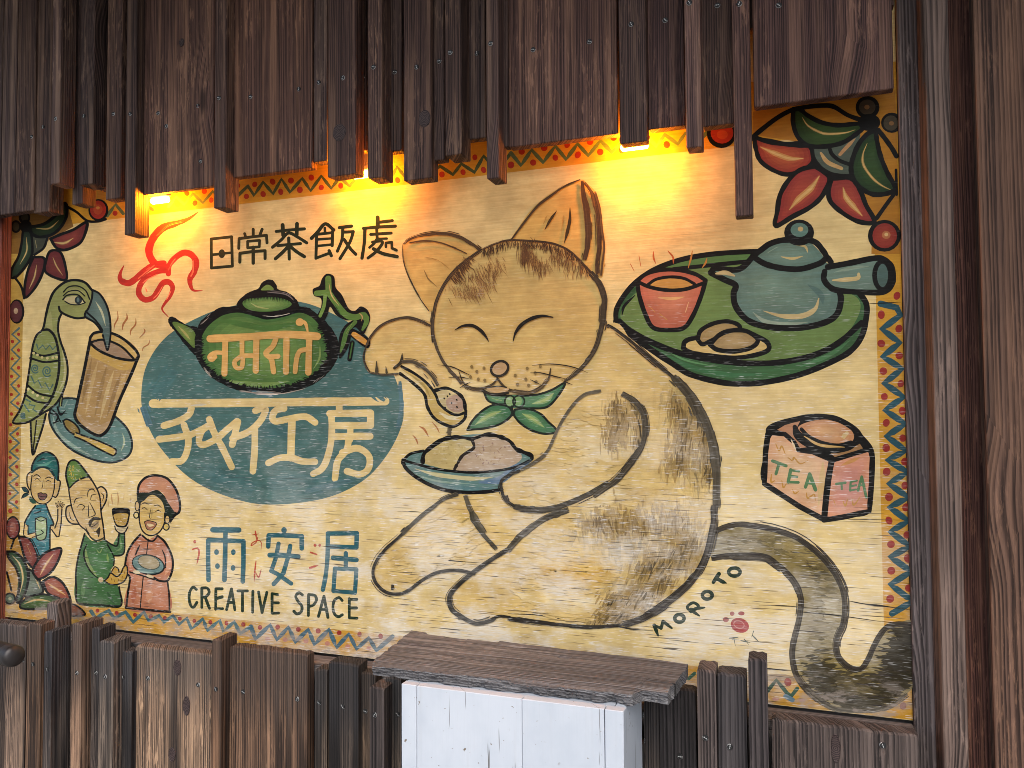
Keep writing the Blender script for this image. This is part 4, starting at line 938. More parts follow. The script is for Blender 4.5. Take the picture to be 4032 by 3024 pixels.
c.stroke('852,440 838,560 832,672', 18, RK, (.6, .1)).stroke('850,570 882,615 908,530', 16, RK, (.6, .4)).ell(1495, 268, 17, 17, RK).ell(1545, 268, 14, 17, RK).stroke('1445,345 1512,368', 26, RK, (.7, .7)).stroke('1440,515 1528,486', 26, RK, (1, .3)); c.done('letter')
c = Motif('lettering', 'dark green painted words creative space', 5e-5).T('cs'); GE = '#1b3526'
for q in ('202,748 165,725 130,780 125,860 145,930 175,940 207,892', '262,740 262,945', '262,735 320,735 342,780 310,825 265,835', '300,838 345,955', '415,745 412,965', '415,742 482,742', '415,850 482,830', '415,960 488,958', '532,968 585,745', '585,745 622,970', '555,892 612,890', '655,765 758,765', '705,765 705,982', '818,770 815,998', '880,778 918,1000', '918,1000 970,782',
          '1027,795 1027,1005', '1030,795 1090,805', '1030,895 1095,895', '1030,1008 1098,1006', '1357,808 1320,785 1285,820 1305,870 1350,930 1345,990 1300,1015 1265,987', '1425,805 1422,1032', '1425,805 1490,815 1510,860 1480,915 1428,935', '1532,1042 1592,825', '1592,825 1635,1052', '1555,966 1625,966', '1790,868 1755,838 1705,870 1690,950 1710,1020 1750,1045 1792,1025', '1868,850 1868,1056', '1868,857 1950,857', '1870,950 1945,950', '1870,1058 1952,1062'): c.stroke(q, 32, GE, jit=.08)
c.done('letter')
# ---- tray with cup, sweets and blue teapot
y = Motif('tray_painting', 'green painted round tray', 2e-5).T('21')
y.fill('705,440 710,360 760,270 840,180 960,100 1120,40 1300,5 1500,-12 1700,-18 2000,60 2240,190 2299,260 2342,330 2340,420 2310,540 2230,640 2080,720 1900,790 1700,835 1550,848 1400,840 1200,790 1080,720 900,600 740,480', '#3c6a48')
y.fill('740,430 745,360 800,290 900,200 1000,130 1150,98 1500,62 1700,30 2050,150 2200,240 2292,300 2290,400 2180,560 2000,650 1800,700 1600,715 1350,700 1150,650 950,560 800,490', '#6e8f58')
y.fill('960,105 1120,50 1300,18 1500,2 1640,0 1560,48 1300,75 1080,98', '#5a8a56')
y.stroke('745,330 800,260 840,220', 30, '#2f5a3c', (.2, .2)).stroke('1000,640 1200,740 1450,790 1700,780', 34, '#3f7a58', (.1, .1)).stroke('1900,740 2100,660 2240,560', 26, '#4d8560', (.1, .1)).stroke('1000,600 1150,690 1400,745', 12, '#5f9a70', (.1, .1))
y.stroke('705,440 710,360 760,270 840,180 960,100 1120,40 1300,5 1500,-12 1700,-18', 30, K).stroke('2240,190 2299,260 2342,330 2340,420 2310,540 2230,640 2080,720 1900,790 1700,835 1550,848 1400,840 1200,790 1080,720 900,600 740,480 705,440', 34, K)
y.stroke('728,440 800,502 950,582 1150,655 1400,702 1600,715 1800,705 2000,660 2160,580 2310,450', 34, K).stroke('1080,100 1300,76 1560,50', 24, K).stroke('745,400 760,340 830,270', 16, K, (.3, .3))
y.done()
u = Motif('cup_painting', 'pink painted cup of tea on the green tray', 1.6e-4).T('21')
u.fill('850,175 940,115 1060,100 1180,110 1290,165 1280,230 1240,330 1190,430 1150,482 1050,492 960,480 900,410 860,280', '#bd6a5c', into='#c87f6c', amt=.6)
u.fill('920,195 1000,155 1100,150 1210,192 1120,230 1000,226', '#c99a52')
u.stroke('835,185 900,132 1000,105 1110,105 1220,130 1292,172', 24, K).stroke('915,200 970,165 1060,150 1150,160 1218,195', 18, K).stroke('848,182 930,217 1040,236 1160,230 1290,186', 22, K).stroke('845,190 860,280 900,400 950,482 1050,497 1150,482 1210,400 1260,280 1290,180', 26, K)
u.stroke('980,285 1070,292 1155,280', 20, '#dcae80', (.1, .1)).stroke('1180,315 1160,380', 18, '#e0b894', (.2, .3)).stroke('915,330 960,380', 10, '#cfa04a', (.3, .3)).stroke('990,390 1040,430', 12, '#cfa04a', (.3, .3))
for q in ('800,65 825,112', '856,12 868,80', '950,-15 952,25 965,62', '1045,-20 1078,20 1080,62', '1205,-20 1195,30 1178,92', '1300,28 1290,60 1268,92'): u.stroke(q, 12, '#c4642c' if q[0] != '1' or q[1] == '0' else '#c98a3c', (.4, .3))
u.done()
u = Motif('sweets_painting', 'painted plate with two brown sweets on the tray', 1.6e-4).T('21')
u.fill('1145,615 1160,570 1240,545 1500,500 1640,545 1702,590 1680,640 1500,678 1300,662 1190,642', '#dcc68c').stroke('1145,615 1160,570 1240,545 1500,500 1640,545 1702,590 1680,640 1500,678 1300,662 1190,642 1145,615', 28, K).stroke('1180,605 1260,635 1400,650', 12, '#dcc48c', (.2, .2))
u.fill('1240,560 1260,500 1340,455 1430,440 1500,460 1510,490 1420,520 1320,570 1270,590', '#a48e64', into='#b8a47c').stroke('1240,560 1260,500 1340,455 1430,440 1500,460 1510,490 1420,520 1320,570 1270,590 1240,560', 25, K)
u.fill('1320,592 1380,530 1460,500 1560,505 1632,560 1590,612 1480,636 1370,626', '#a69068', into='#bca884').stroke('1320,592 1380,530 1460,500 1560,505 1632,560 1590,612 1480,636 1370,626 1320,592', 27, K); u.done()
u = Motif('pot_painting', 'blue grey painted side handled teapot on the tray', 1.6e-4).T('31')
u.fill('-60,20 0,60 120,95 260,95 380,70 430,60 400,140 430,210 490,240 512,300 490,390 420,442 280,477 120,482 -20,462 -110,420 -172,340 -182,250 -170,195 -240,165 -335,122 -300,92 -200,105 -110,60', '#618388', into='#6f9090', amt=.6)
u.stroke('-60,380 20,440 160,460 300,445', 30, '#93aaa8', (.1, .1)).stroke('300,200 380,260 400,330', 40, '#587a82', (.1, .1))
u.stroke('-335,122 -300,92 -200,105 -130,90 -60,20', 34, K).stroke('-330,125 -240,170 -172,205 -185,260 -172,340 -110,420 -20,464 120,484 280,479 420,444 492,390 516,300 505,240', 36, K)
u.fill('410,100 450,88 580,60 720,32 800,30 850,90 858,180 800,247 700,252 500,235 440,210 405,160', '#6d8d90').stroke('470,120 600,90 700,80', 22, '#86a3a2', (.1, .1)).stroke('430,85 470,78 580,58 720,30 790,32 845,80 858,150 845,205 800,245 700,252 500,238 440,212 405,165 410,115', 34, K)
u.ell(782, 140, 62, 104, K).ell(788, 140, 36, 76, '#52727a').stroke('462,172 540,168 625,158 632,130', 28, '#cfbf94', (.3, .6))
u.stroke('10,372 130,405 260,405 345,362 372,290', 34, '#cdbf98', (.1, .2)).stroke('-300,128 -240,122 -180,142', 28, '#c9bc98', (.4, .4))
u.fill('-60,20 -10,-25 60,-65 150,-92 280,-92 360,-35 405,30 380,60 250,92 100,85 0,45', '#5f8488', into='#719496', amt=.6).stroke('-60,15 0,-30 60,-70 160,-92 330,-85 400,-20 425,25', 34, K).stroke('-60,15 0,55 60,78 150,95 260,97 380,60 425,25 450,52', 34, K).stroke('125,18 200,30 268,14', 16, '#c9bc90', (.2, .2)).stroke('210,-60 280,-50 300,-10', 16, '#c9bc90', (.2, .2)).stroke('40,-10 100,-45', 30, '#86a8a4', (.2, .2))
u.T('30').ell(243, 1520, 98, 86, K).ell(245, 1502, 58, 46, '#5f8c92').ell(252, 1496, 18, 16, '#cbbc92'); u.done()

# ---- tea caddy
x = Motif('tea_box_painting', 'pink painted tea box with green letters', 5e-5).T('31')
x.fill('40,1170 60,1130 180,1090 330,1062 480,1075 600,1140 650,1200 705,1265 727,1350 712,1500 705,1690 550,1722 412,1742 310,1690 10,1505 20,1290', K)
x.fill('62,1192 120,1182 190,1222 240,1290 330,1302 438,1362 428,1500 408,1716 250,1636 28,1500 42,1300', '#e4b69c', into='#eccab0', amt=.5).fill('470,1365 688,1295 702,1400 692,1668 425,1722 448,1500', '#dfa28e', into='#d6989a', amt=.6)
x.fill('100,1148 160,1112 250,1092 225,1140 240,1210 300,1262 250,1268 200,1200', '#b9876a', False).fill('440,1295 560,1280 640,1240 660,1270 480,1330', '#a8845f', False)
x.fill('238,1130 330,1090 450,1085 560,1130 602,1190 570,1240 480,1250 370,1220 280,1182', '#cd9672', into='#dcb088').stroke('540,1180 530,1200 555,1170', 24, '#dfcaa2')
x.stroke('258,1145 310,1195 400,1235 500,1250 580,1230', 22, K).stroke('275,1190 380,1248 540,1262', 18, '#dab878', (.2, .2)).stroke('215,1130 225,1190 300,1250 420,1286 560,1272 635,1208', 26, K).stroke('60,1168 150,1177 210,1230 240,1282 330,1292 400,1322 460,1348 690,1278', 28, K, smooth=False).stroke('456,1350 430,1500 406,1735', 36, K)
x.stroke('190,1210 225,1290', 14, '#e6d8c4', (.2, .2)).stroke('400,1360 390,1500 370,1640', 40, '#dcc094', (.2, .2)).stroke('520,1380 640,1330', 24, '#cf9a62', (.2, .2))
x.stroke('40,1175 60,1130 180,1090 330,1062 480,1075 600,1140 650,1200 705,1265 722,1330', 32, K).stroke('722,1330 716,1500 702,1680 550,1715 412,1738 250,1652 16,1500 24,1290 40,1175', 32, K, smooth=False)
GT = '#5c8d6c'
for q, w_ in (('70,1352 158,1384', 20), ('112,1370 92,1436', 20), ('188,1410 172,1490', 22), ('188,1412 242,1420', 16), ('180,1450 230,1456', 16), ('172,1490 238,1492', 18), ('285,1522 312,1438', 22), ('312,1438 350,1540', 24), ('292,1498 340,1502', 14), ('486,1502 545,1494', 16), ('520,1498 522,1535', 14), ('580,1488 576,1545', 14), ('580,1490 620,1480', 13), ('580,1518 615,1510', 12), ('576,1545 615,1538', 12), ('628,1545 652,1455', 18), ('652,1455 682,1590', 18), ('640,1510 672,1510', 10)): x.stroke(q, w_, GT)
for q in ('90,1240 112,1285 130,1255 152,1305', '170,1330 200,1350 210,1330 250,1370 300,1350', '62,1440 60,1490 85,1480', '130,1480 140,1525 160,1500', '200,1540 215,1565 240,1550', '290,1560 300,1595 340,1570 350,1610', '470,1610 480,1640', '530,1615 545,1645 560,1600', '590,1600 600,1640 640,1590'): x.stroke(q, 10, '#cc9c42', (.5, .4))
x.done()

# ---- the cat
k = Motif('cat_painting', 'large painted tabby cat in a green neckerchief eating rice with a spoon', 4.5e-4)
FB = '#e0c68a'; DK = '#2b2620'
k.T('fc').fill('560,150 470,108 380,95 270,118 170,170 110,250 75,330 70,420 100,492 200,505 300,492 345,425 450,440 600,600 700,560 640,400', FB)
k.T('g').fill('2390,1280 2500,1360 2640,1470 2740,1590 2800,1720 2822,1870 2816,2010 2775,2200 2720,2290 2640,2360 2540,2428 2450,2460 2340,2468 2150,2450 2000,2428 1900,2450 1820,2430 1780,2380 1775,2340 1830,2270 1760,2260 1700,2290 1620,2330 1540,2338 1490,2300 1470,2250 1490,2200 1560,2130 1650,2040 1720,1980 1800,1940 1850,1800 1950,1700 2100,1600', '#e4cc92')
k.T('hd').fill('90,740 300,660 550,650 720,720 830,790 700,880 560,1000 450,1150 350,1370 230,1190 140,1010 100,880', '#dab974').fill('1100,705 1180,560 1300,400 1500,240 1740,140 1800,170 1900,280 1950,560 1975,750 1950,1040 1850,1010 1740,890 1500,740 1250,710', '#d8b56c')
k.fill('830,790 960,735 1080,705 1250,708 1400,720 1520,745 1640,800 1740,890 1850,1010 1930,1110 1970,1230 1965,1350 1950,1480 1910,1640 1800,1800 1650,1950 1500,2060 1200,2110 900,2040 750,2010 620,1930 500,1850 430,1760 380,1650 365,1500 380,1370 410,1250 480,1110 580,980 700,880', '#dcc082')
# tail
TAIL = '-150,110 0,125 120,150 250,200 380,300 470,410 530,530 545,640 530,760 490,860 500,960 560,1030 640,1050 690,990 740,880 800,790 880,755 1000,760 1004,1110 940,1220 830,1290 700,1325 520,1320 380,1260 280,1180 220,1080 195,950 210,850 240,740 255,620 240,530 180,440 90,360 0,310 -200,310 -330,330 -310,150'
BODY = '2390,1280 2500,1360 2640,1470 2740,1590 2800,1720 2822,1870 2816,2010 2775,2200 2720,2290 2640,2360 2540,2428 2450,2460 2340,2468 2150,2450 2000,2428 1900,2450 1820,2430 1780,2380 1775,2340 1830,2270 1760,2260 1700,2290 1620,2330 1540,2338 1490,2300 1470,2250 1490,2200 1560,2130 1650,2040 1720,1980 1800,1940 1850,1800 1950,1700 2100,1600'
k.T('32').fill(TAIL, '#8f8358')
TB = '#8f8358'
k.clip = [G('32', *q) for q in spline(pts(TAIL), True, 6)]
k.smudge('-250,230 -100,210 60,230', 110, 260, (1, .12), 90, 20, '#5a5236', TB).smudge('60,230 200,270 320,380 400,520', 120, 520, (1, .25), 80, 20, '#45402c', TB).smudge('380,560 390,700 350,850 340,1000', 120, 560, (1, .1), 90, 20, '#4c4630', TB).smudge('120,220 300,330', 50, 160, (1, .4), 80, 18, '#b0a270', TB, k=.8).smudge('420,600 420,720', 50, 130, (1, .1), 70, 18, '#b4a878', TB, k=.8)
k.smudge('300,1060 420,1180 600,1240 780,1190 900,1060 960,900', 140, 1300, (1, .05), 110, 16, '#2a2720', '#47422f', k=.8).smudge('800,1080 900,930 960,830', 130, 700, (1, .05), 100, 16, '#24211b', '#3c382c', k=.8).smudge('480,1130 640,1190', 80, 160, (1, 0), 90, 20, '#7a7052', '#4a4536')
k.dry('-310,150 -230,120 -150,105 0,122 120,150 250,205 380,305 470,415 528,530 545,640 532,760 492,860 500,960 560,1030 640,1050 690,990 740,880 800,790 880,757 1005,765', 54, DK, 1.54).dry('-330,330 -200,312 0,315 90,362 180,442 238,530 255,620 240,740 212,850 197,950 220,1080 285,1180 380,1258', 54, DK, 1.54).dry('285,1180 400,1275 520,1320 700,1322 830,1290 950,1210', 47, '#4a4742', 1.15)
# brown patches of fur
k.clip = spline(pts(BODY), True, 6)
B0 = '#e4cc92'
k.T('21').smudge('690,970 740,1030 710,1100 680,1190', 115, 640, (-.1, 1), 90, 15, '#6a5430', B0).smudge('800,940 850,1020 860,1120 840,1210', 73, 480, (.1, 1), 100, 15, '#4c4030', B0).hairs(('680,980 760,1000 800,1080 700,1150', 80), 60, (-.05, 1), 120, 5, '#6a5a3a', .5)
k.smudge('1090,960 1150,1050 1180,1150 1140,1260 1110,1360', 157, 960, (-.05, 1), 90, 18, '#6a5636', B0).smudge('1200,960 1270,1100 1300,1250 1310,1400', 94, 840, (-.12, 1), 110, 18, '#453c30', B0).hairs(('1130,1000 1200,1120 1160,1250', 110), 80, (-.05, 1), 120, 5, '#5a4c34', .5)
k.T('22').smudge('480,90 800,90 1150,60', 210, 1040, (.05, 1), 110, 22, '#86703e', B0, k=.75).smudge('860,380 1050,320 1240,180', 210, 1240, (-.3, 1), 110, 20, '#665a40', B0).smudge('640,600 880,560 1050,440', 147, 920, (-.5, 1), 100, 20, '#5e5038', B0).smudge('560,700 760,690 880,640', 73, 480, (-.8, 1), 80, 18, '#4a3e2e', B0, k=.8).smudge('200,400 420,420 560,400', 126, 320, (1, .1), 120, 26, '#d0a63c', B0, k=.9).smudge('120,120 300,60', 94, 180, (1, .2), 110, 24, '#d2ac4c', B0, k=.7)
k.T('12').smudge('1050,300 1200,200 1330,100', 115, 260, (1, -.6), 110, 24, '#d0b45c', B0, k=.7)
k.T('21').smudge('1060,900 1160,1000 1230,1130', 120, 420, (.1, 1), 100, 22, '#565040', B0, k=.8).smudge('1180,1180 1230,1320 1240,1450', 130, 520, (0, 1), 100, 22, '#5a5444', B0, k=.75).smudge('420,1150 520,1300 400,1480', 150, 420, (1, .1), 130, 26, '#f2e8cc', B0, k=.8).smudge('150,1500 400,1560 650,1540', 110, 360, (1, .05), 130, 24, '#efe6ce', B0, k=.8)
k.T('22').smudge('700,200 950,180 1200,120', 150, 700, (.05, 1), 100, 24, '#5c5646', B0, k=.75).smudge('760,480 960,430 1120,330', 130, 600, (-.4, 1), 100, 24, '#4e493e', B0, k=.75).smudge('60,560 300,620 500,640', 90, 420, (1, .08), 130, 24, '#efe6cc', B0, k=.8)
k.T('12').smudge('1000,380 1150,330 1300,200', 120, 260, (1, -.3), 110, 24, '#efe4c4', B0, k=.7)
B1 = '#b89f6a'
k.T('21').smudge('700,960 740,1040 700,1120 680,1190', 75, 260, (-.05, 1), 90, 12, '#5a4828', B1, k=1).smudge('830,960 860,1060 850,1180', 45, 240, (.08, 1), 100, 12, '#3f3524', B1, k=1).smudge('1100,960 1150,1060 1170,1160 1130,1280 1110,1350', 95, 420, (-.05, 1), 90, 13, '#5a4a2e', B1, k=1).smudge('1220,980 1280,1120 1310,1280 1320,1420', 60, 420, (-.1, 1), 100, 13, '#3c3428', B1, k=1)
k.T('22').smudge('560,60 820,80 1150,60', 110, 420, (.05, 1), 90, 14, '#6e5a34', '#bda572', k=1).smudge('900,380 1080,310 1240,190', 120, 620, (-.3, 1), 95, 14, '#4c4230', B1, k=1).smudge('680,600 900,550 1050,440', 85, 480, (-.5, 1), 90, 14, '#463c2c', B1, k=1).smudge('600,700 780,690', 45, 220, (-.8, 1), 70, 14, '#403626', B1, k=1)
k.clip = None
# body line
k.T('21').dry('650,462 700,490 820,582 960,702 1080,802 1180,902', 40, DK, 1.80).dry('1130,850 1220,960 1290,1090 1330,1220 1355,1350 1365,1480 1362,1659', 73, '#37332c', 1.50)
k.dry('1080,800 1190,930 1240,1050', 71, '#3a352c', 0.80)
k.T('22').dry('1350,-20 1345,110 1290,330 1200,480 1080,590 900,712 750,762', 66, '#2f2c2b', 1.40).dry('750,762 580,775 400,766 200,746 0,716', 35, '#23211f', 1.60)
k.T('12').dry('1680,712 1600,705 1540,735 1450,752 1350,702 1292,650 1280,580 1320,520 1420,432 1550,340 1680,258', 40, '#2b2a28', 1.80).dry('1659,280 1750,180 1900,70 2060,10', 59, '#3a3732', 1.00)
k.dry('1172,-10 1080,60 960,180 860,270 800,350 780,430 810,500 870,550 950,560 1020,532 1100,472 1200,420 1330,405 1450,430', 35, '#262422', 1.90).dry('908,498 905,535', 28, DK, 1.40).dry('1350,690 1350,730', 21, DK, 1.20)
k.T('fc').dry('750,1372 640,1412 520,1500 420,1590 345,1665', 42, '#3a3834', 1.40).dry('800,1380 830,1470 880,1560 940,1660', 54, '#4a463e', 1.10)
k.T('12').dry('1425,20 1440,80 1510,180 1590,268', 42, '#3a382f', 1.20)
# right arm
k.T('fc').dry('1785,622 1660,652 1560,752 1470,900 1400,1052 1330,1120 1200,1200', 37, '#4a453c', 1.40).dry('1840,1290 1700,1372 1540,1442 1400,1482 1250,1482 1150,1462', 54, '#34312c', 1.40).dry('1160,1465 1090,1412 1065,1350 1060,1282 1110,1240 1200,1200', 35, '#24221f', 1.70).dry('1100,1380 1112,1430', 28, DK, 1.20)
k.T('21').dry('745,912 830,962 882,1042 896,1150 872,1262 800,1372 700,1482 560,1582', 52, '#3a352d', 1.50)
# head line, muzzle, ears
k.T('hd').dry('830,790 700,882 580,982 480,1112 412,1250 382,1370 366,1500 376,1659', 40, '#332a20', 1.7)
k.T('fc').dry('566,100 566,200 600,330 660,440 740,530 775,575', 28, '#3a3128', 1.7)
k.T('hd').dry('1840,1000 1925,1110 1968,1230 1965,1350 1952,1480 1920,1600', 80, '#352c22', 1.5).dry('830,792 960,736 1080,706 1250,710 1400,722 1520,746 1640,802 1740,892 1850,1012', 30, '#38291c', 1.6)
k.T('21').dry('618,480 575,620 505,720 432,790 370,832', 38, '#3a3228', 1.6, (1, .7))
k.T('hd').hairs(('840,795 960,745 1080,715 1250,720 1400,735 1520,760 1640,815 1740,900 1830,990', 26), 260, (.05, 1), 80, 6, '#3c2b1c', .6, .25)
k.hairs(('620,1060 760,1030 880,980 980,930', 90), 150, (.35, 1), 95, 5, '#6f5234', .7, .2).hairs(('560,1170 700,1180 840,1130 920,1080', 70), 120, (.4, 1), 90, 5, '#7a5c3a', .7, .2).hairs(('700,860 620,960 540,1060', 40), 110, (.6, .8), 80, 7, '#4a3420', .6, .2)
k.hairs(('1230,790 1290,850 1360,930 1450,920', 80), 130, (.05, 1), 110, 5, '#664a2c', .7, .2).hairs(('1480,800 1580,860 1680,920 1740,960', 70), 130, (-.1, 1), 85, 5, '#60442a', .7, .22).hairs(('1230,720 1230,860', 30), 60, (.1, 1), 120, 7, '#553a22', .6, .15)
k.dry('90,740 95,870 130,1000 200,1150 270,1270 340,1365', 22, '#2c241a', 1.5, (.3, .7)).dry('95,740 180,682 330,646 480,640 620,670 730,730 815,792', 52, '#3c2d1e', 1.4, (.5, .9)).dry('150,730 300,708 450,730 580,780 690,832', 26, '#4a3824', 1.2).dry('285,970 330,1060 420,1145', 15, '#3c3020', 1.4, (.2, .2)).dry('300,860 420,890 540,980', 10, '#8a6a38', 1.0)
k.dry('1748,138 1620,190 1480,282 1350,382 1230,530 1150,640 1095,716', 32, '#3a2c1a', 1.7, (.5, 1)).dry('1762,150 1775,280 1802,420 1818,600 1812,760 1782,890', 76, '#3c2b1a', 1.6, (.5, .7)).dry('1810,190 1872,300 1905,440 1918,600 1922,760 1905,900 1905,1020', 66, '#3a2a1c', 1.4, (.4, .9)).dry('1885,250 1932,420 1952,620 1970,760 1956,900 1942,1040', 40, '#45341f', 1.2).dry('1780,160 1850,260 1880,400', 40, '#4a361e', .9)
k.stroke('1528,428 1470,510 1415,606', 24, '#4a3a1c', (.1, .2)).stroke('1650,402 1648,520 1622,640 1595,736', 30, '#46371c', (.2, .1)).dry('1440,470 1400,560', 16, '#7a5c28', .9).dry('1590,470 1575,620', 20, '#8a682c', .8)
k.T('fc').stroke('725,185 780,156 850,152 910,186 950,232 970,267', 24, '#221d18', (.2, .2)).stroke('1148,265 1165,205 1210,145 1280,102 1360,82 1436,92', 26, '#221d18', (.2, .3))
k.stroke('755,485 790,568 850,604 930,606 1000,575 1035,535', 18, '#4a3c26', (.3, .6)).stroke('1035,535 1080,592 1130,622 1250,640 1340,602 1402,540 1420,465', 22, '#463824', (.6, .4)).dry('1130,625 1250,645 1345,610 1410,535', 34, '#4a3c28', 1.2).dry('780,580 850,615 940,625', 22, '#3a3022', 1.3)
k.T('fc').fill('965,602 1100,600 1112,622 1040,642 978,628', '#c6a574').stroke('965,602 1040,592 1100,600', 9, DK).stroke('925,625 1000,650 1110,640', 18, '#2a241c').ell(1050, 464, 60, 48, '#c3a482', -25).ring(1050, 464, 64, 52, 19, '#2c2620', -25).stroke('1030,518 1035,545', 12, DK)
for q in ('848,450', '885,485', '937,460', '895,540', '943,548', '840,525', '1250,462', '1345,447', '1163,513', '1240,540', '1308,495', '1315,560', '1180,578', '1260,585'):
    a, b_ = pts(q)[0]; k.ell(a, b_, 11, 12, '#8a7446')
for q in ('600,435 700,450 790,490 842,515', '680,530 760,525 840,540', '760,605 800,580 842,560', '1285,442 1400,430 1520,440 1620,465 1690,495', '1270,490 1350,495 1470,525 1540,540', '1270,542 1352,582', '1500,550 1580,582'): k.stroke(q, 8, '#33291c', (.3, .2))
# raised paw
k.dry('548,156 480,120 390,95 290,110 190,155 120,230 85,300', 30, '#3a3026', 1.6).dry('85,300 65,370 80,440 112,492', 22, '#332a22', 1.6).dry('110,492 200,508 325,500', 24, '#3a342c', 1.4).stroke('160,485 158,410', 26, '#4a4434', (1, .2)).stroke('232,492 226,448', 18, '#4a4434', (1, .2)).stroke('345,350 336,415 288,460', 22, '#3a3428', (.1, .9)).dry('340,418 420,418 500,462 560,522 602,592', 52, '#4c453c', 1.3)
k.done()
# ---- neckerchief, spoon and dish
n_ = Motif('neckerchief_painting', 'green painted neckerchief tied under the cat chin', 1.35e-3).T('fc')
SG = '#3a745a'
for P, hl in (('930,622 970,702 1090,722 1115,665 1000,655', '990,680 1060,695'), ('1110,660 1300,655 1420,620 1520,568 1470,662 1390,742 1280,752 1200,742', '1280,720 1380,690 1440,640'), ('812,908 850,840 920,770 1010,725 1110,740 1132,800 1060,860 950,895', '870,870 960,810 1060,770'), ('1158,760 1250,755 1340,790 1400,850 1462,917 1380,937 1280,912 1200,862 1150,800', '1210,790 1290,830 1370,890')):
    n_.fill(P, SG, into='#558f6c', amt=.5).stroke(hl, 44, '#7fae7c', (.1, .1)).stroke(hl, 20, '#a9c488', (.1, .1)); q = pts(P); n_.stroke(q+[q[0]], 16, '#1d2620', jit=.12)
n_.ell(1150, 702, 66, 48, '#4a8a68').ell(1120, 700, 30, 36, '#88b282').ell(1180, 698, 28, 36, '#7cab78').ring(1122, 702, 38, 42, 12, '#1d2620').ring(1185, 702, 42, 42, 12, '#1d2620').stroke('1135,740 1140,800', 20, '#1d2620'); n_.done()
s_ = Motif('spoon_painting', 'yellow painted spoonful of rice held by the cat', 1.35e-3).T('fc')
s_.dry('680,885 680,950', 40, '#4a4438', 1.2).fill('330,465 430,540 500,610 520,680 540,770 590,840 680,882 750,868 802,812 802,770 700,792 640,752 600,690 580,620 500,550 400,480 340,440', '#cbb470').stroke('610,780 680,820 760,810', 26, '#e0dcc8', (.2, .2)).stroke('400,505 500,590 545,680', 16, '#b09a58', (.2, .2))
s_.fill('588,640 640,608 700,645 760,655 790,700 784,772 720,788 650,748 610,700', '#cdc098').fill('660,690 720,655 775,680 780,765 720,780 670,745', '#b99f98')
s_.stroke('325,500 420,570 500,650 522,740 570,820 650,870 720,882 790,830 802,770', 20, K, jit=.12).stroke('335,448 430,500 520,570 580,650 610,720 680,780 740,800 802,780', 18, K, jit=.12).stroke('578,622 660,605 740,640 785,690 797,760', 22, K, jit=.2)
for q in ('645,680', '668,665', '735,690', '698,713', '737,742', '650,745', '684,648'):
    a, b_ = pts(q)[0]; s_.ell(a, b_, 8, 6, K, random.uniform(0, 90))
s_.done()
d_ = Motif('dish_painting', 'blue painted dish of rice and curry held by the cat', 1.2e-3).T('fc')
d_.fill('345,1140 380,1090 480,1065 650,970 950,942 1150,1032 1282,1090 1275,1140 1150,1210 1062,1280 1050,1340 900,1360 700,1350 520,1292 410,1222 360,1170', '#638f9c')
d_.stroke('900,1290 1050,1270 1150,1190 1250,1150', 60, '#6288bb', (.2, .3)).stroke('560,1290 760,1335 1000,1330', 40, '#5a8aa0', (.2, .2)).stroke('430,1190 600,1235 850,1262 1000,1250', 30, '#d4d4b4', (.1, .1)).stroke('420,1225 600,1280 850,1300', 14, '#90b4b8', (.1, .1))
d_.fill('488,1140 520,1070 600,1010 680,970 830,962 857,1030 770,1100 740,1160 712,1202 600,1182', '#d2c492', jag=.6).fill('830,965 960,942 1050,960 1120,1000 1180,1060 1205,1120 1100,1182 900,1212 712,1202 740,1160 770,1100 857,1030', '#c2b0a6', into='#cdbdb0', jag=.6)
for _ in range(60):
    a, b_ = random.uniform(560, 800), random.uniform(1000, 1150); d_.ell(a, b_, random.uniform(4, 10), random.uniform(3, 6), random.choice(('#ded3a8', '#bcae7c', '#c8ba88')), random.uniform(0, 180))
    a, b_ = random.uniform(860, 1140), random.uniform(1000, 1170); d_.ell(a, b_, random.uniform(5, 14), random.uniform(3, 7), random.choice(('#c4b2ac', '#a68d8c', '#b8a08a')), random.uniform(0, 180))
d_.stroke('488,1142 500,1080 580,1010 660,970 760,962 850,972 950,942 1040,955 1120,990 1172,1050 1270,1090 1282,1120', 24, K, jit=.25).stroke('850,985 857,1040 780,1092 742,1150 720,1192', 22, '#2c2624', jit=.4).stroke('350,1130 430,1152 560,1187 700,1207 850,1217 1000,1207 1150,1182 1260,1132', 17, K).stroke('345,1140 370,1190 440,1250 540,1306 660,1346 800,1362 950,1357 1062,1342', 24, K).stroke('345,1132 400,1082 492,1060', 18, K).stroke('345,1125 343,1150', 20, K)
d_.stroke('1275,1130 1150,1200 1065,1275', 14, '#3a4a60')
for q, w_ in (('415,945 440,975 455,1015', 11), ('465,882 500,905 530,955', 15), ('555,850 590,890 610,930', 8)): d_.stroke(q, w_, '#b87440', (.3, .3))
d_.done()

# ---- signature words and paw print
TL['mo'] = (2540, 2180, 2.38)
m = Motif('lettering', 'dark green painted cat name running up under the tail', 5e-5).T('mo'); MG = '#163222'
for q, w_, tp in (('122,768 86,672', 34, (.5, 1)), ('86,675 150,698', 28, (1, 1)), ('150,700 168,634', 30, (1, 1)), ('168,634 250,698', 32, (1, .6)), ('430,545 396,500 450,460 500,490 470,522 430,520', 28, (1, 1)), ('432,530 508,582', 30, (1, .5)), ('470,515 558,505', 28, (1, .5)), ('692,190 640,268', 38, (1, .9)), ('672,232 720,260 762,276', 36, (1, .3))): m.stroke(q, w_, MG, tp)
for a, b_, rx, ry in ((322, 606, 44, 36), (583, 390, 46, 36), (837, 172, 54, 38)): m.ring(a, b_, rx, ry, 34, MG)
m.done('letter', 1.0)
m = Motif('paw_print_painting', 'red painted paw print with tiny letters below', 5e-5).T('mo')
